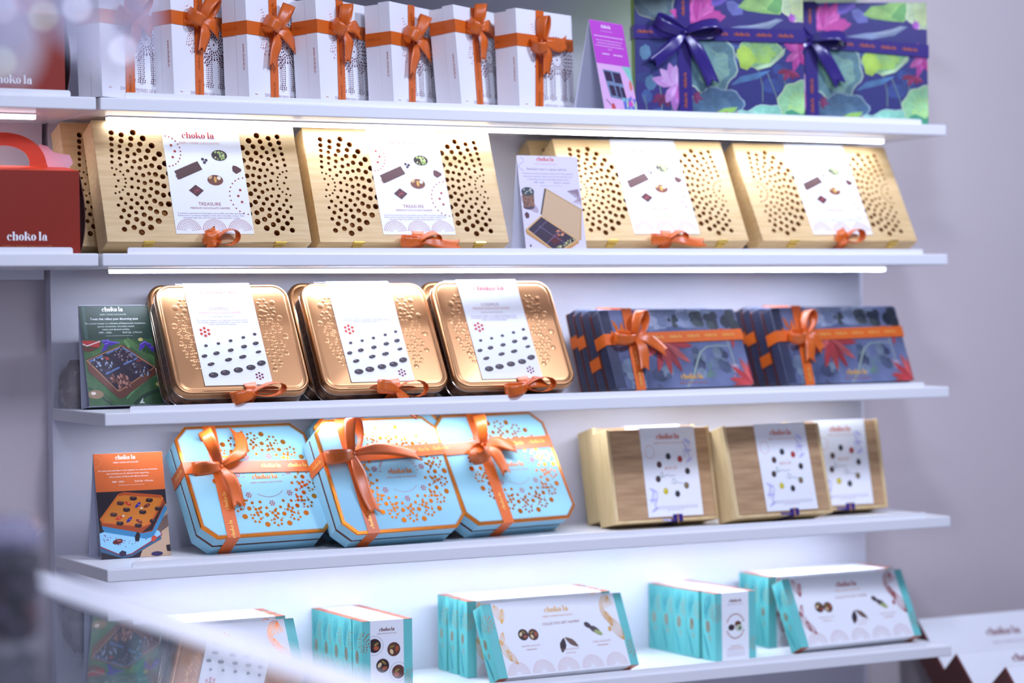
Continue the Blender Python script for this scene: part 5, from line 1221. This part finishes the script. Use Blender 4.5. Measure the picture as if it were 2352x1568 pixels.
# ---------------------------------------------------------------- glass counter in the foreground
t = thing('glass_counter', 'blurred glass topped counter running towards the shelves at bottom left', 'counter', -.86, -1.9, -Z0)
gz = Z0 + .10; x0, x1, y0, y1 = -.40, .435, -1.45, 1.50
m = M(); m.box(x0, x1, y0, y1, gz - .010, gz, GLASS); m.build('glass_top', t)
FR = mat('counter_frame', (244, 246, 250), .3)
m = M(); m.box(x1 - .03, x1 + .045, y0, y1, gz - .024, gz + .0015, FR); m.build('frame', t, bevel=.002)
m = M(); m.box(x0, x1 + .03, y0, y1 - .02, .04, gz - .30, mat('counter_body', (150, 152, 168), .5)); m.build('cabinet', t)
m = M(); m.box(x1 + .004, x1 + .010, y0, y1 - .02, gz - .30, gz - .024, GLASS); m.build('side_glass', t)
m = M(); m.box(x0, x1, y1 - .012, y1 - .004, gz - .30, gz - .010, GLASS); m.build('end_glass', t)

t = thing('chocolate_jar', 'blurred dark clear-walled jar standing on the glass counter at the left edge', 'jar', -.658, -1.66, .1005)
def lathe(m, prof, mt, n=24, cx=0, cy=0):
    for (r1, z1), (r2, z2) in zip(prof, prof[1:]):
        for i in range(n):
            a, b2 = 2 * pi * i / n, 2 * pi * (i + 1) / n
            m.face3([(cx + r1 * cos(a), cy + r1 * sin(a), z1), (cx + r1 * cos(b2), cy + r1 * sin(b2), z1), (cx + r2 * cos(b2), cy + r2 * sin(b2), z2), (cx + r2 * cos(a), cy + r2 * sin(a), z2)], mt)
JAR = mat('jar_plastic', (232, 230, 240), .06, alpha=.10, spec=.9)
m = M(); lathe(m, [(.0, 0), (.052, 0), (.056, .004), (.056, .100), (.050, .112), (.042, .116)], JAR); m.build('jar_wall', t, smooth=True)
rnd = random.Random(7); m = M()
for i in range(110):
    a, q = rnd.uniform(0, 6.28), rnd.uniform(0, 1) ** .5; cx, cy, cz, r = .043 * q * cos(a), .043 * q * sin(a), .012 + .100 * i / 110, .0112
    mt = rnd.choice((flat(52, 36, 48), flat(40, 30, 40), flat(96, 50, 58), flat(70, 56, 76)))
    lathe(m, [(r * sin(pi * k / 6), cz - r * cos(pi * k / 6)) for k in range(7)], mt, 8, cx, cy)
o = m.build('chocolates', t, smooth=True, kind='stuff')
m = M(); lathe(m, [(.0, .116), (.049, .116), (.051, .120), (.051, .130), (.046, .142), (.028, .152), (.0, .154)], mat('jar_lid', (176, 172, 200), .10, alpha=.55, coat=1.0)); m.build('lid', t, smooth=True)

t = thing('glass_pendant', 'blurred cluster of clear glass drops hanging at the top left corner', 'hanging decoration', -.735, -2.165, .70)
DROP = mat('drop_glass_added_glow', (226, 226, 244), .10, alpha=.42, spec=1.0, coat=1.0, emit=.34); DROP2 = mat('drop_frosted_added_glow', (206, 206, 232), .2, alpha=.50, coat=.6, emit=.22)  # drops given an added glow to brighten them; they are no lamp
rnd = random.Random(12)
m = M(); lathe(m, [(.0012, .085), (.0012, 1.45)], ALU, 8); m.build('cord', t)
m = M(); lathe(m, [(0, .074), (.090, .076), (.093, .082), (.090, .088), (0, .090)], mat('pendant_ring_added_glow', (200, 202, 226), .25, alpha=.5, emit=.2), 28); m.build('top_plate', t, smooth=True)  # plate carries the same added glow as the drops
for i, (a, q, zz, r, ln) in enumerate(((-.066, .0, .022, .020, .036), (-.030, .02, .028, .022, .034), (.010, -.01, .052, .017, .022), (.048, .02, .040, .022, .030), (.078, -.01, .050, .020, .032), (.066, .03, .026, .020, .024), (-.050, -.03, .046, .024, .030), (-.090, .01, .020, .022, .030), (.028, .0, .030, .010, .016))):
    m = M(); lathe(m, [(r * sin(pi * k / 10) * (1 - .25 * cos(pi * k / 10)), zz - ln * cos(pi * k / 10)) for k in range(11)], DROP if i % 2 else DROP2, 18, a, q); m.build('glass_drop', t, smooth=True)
    m = M(); lathe(m, [(.0006, zz + ln), (.0006, .078)], ALU, 6, a, q); m.build('thread', t)
GLINT = mat('added_glint', (226, 230, 255), .3, emit=4.0); GLINTG = mat('added_glint_green', (206, 236, 206), .3, emit=2.4)  # glowing beads added as blurred highlights, not real bulbs
for a, q, zz, mt in ((-.058, -.03, .062, GLINT), (.012, -.03, .066, GLINT), (-.060, -.03, .012, GLINTG), (.056, -.03, .028, GLINT), (-.020, -.03, .056, GLINTG)):
    m = M(); lathe(m, [(.0035 * sin(pi * k / 6), zz - .0035 * cos(pi * k / 6)) for k in range(7)], mt, 10, a, q); m.build('added_glint_bead', t, smooth=True)
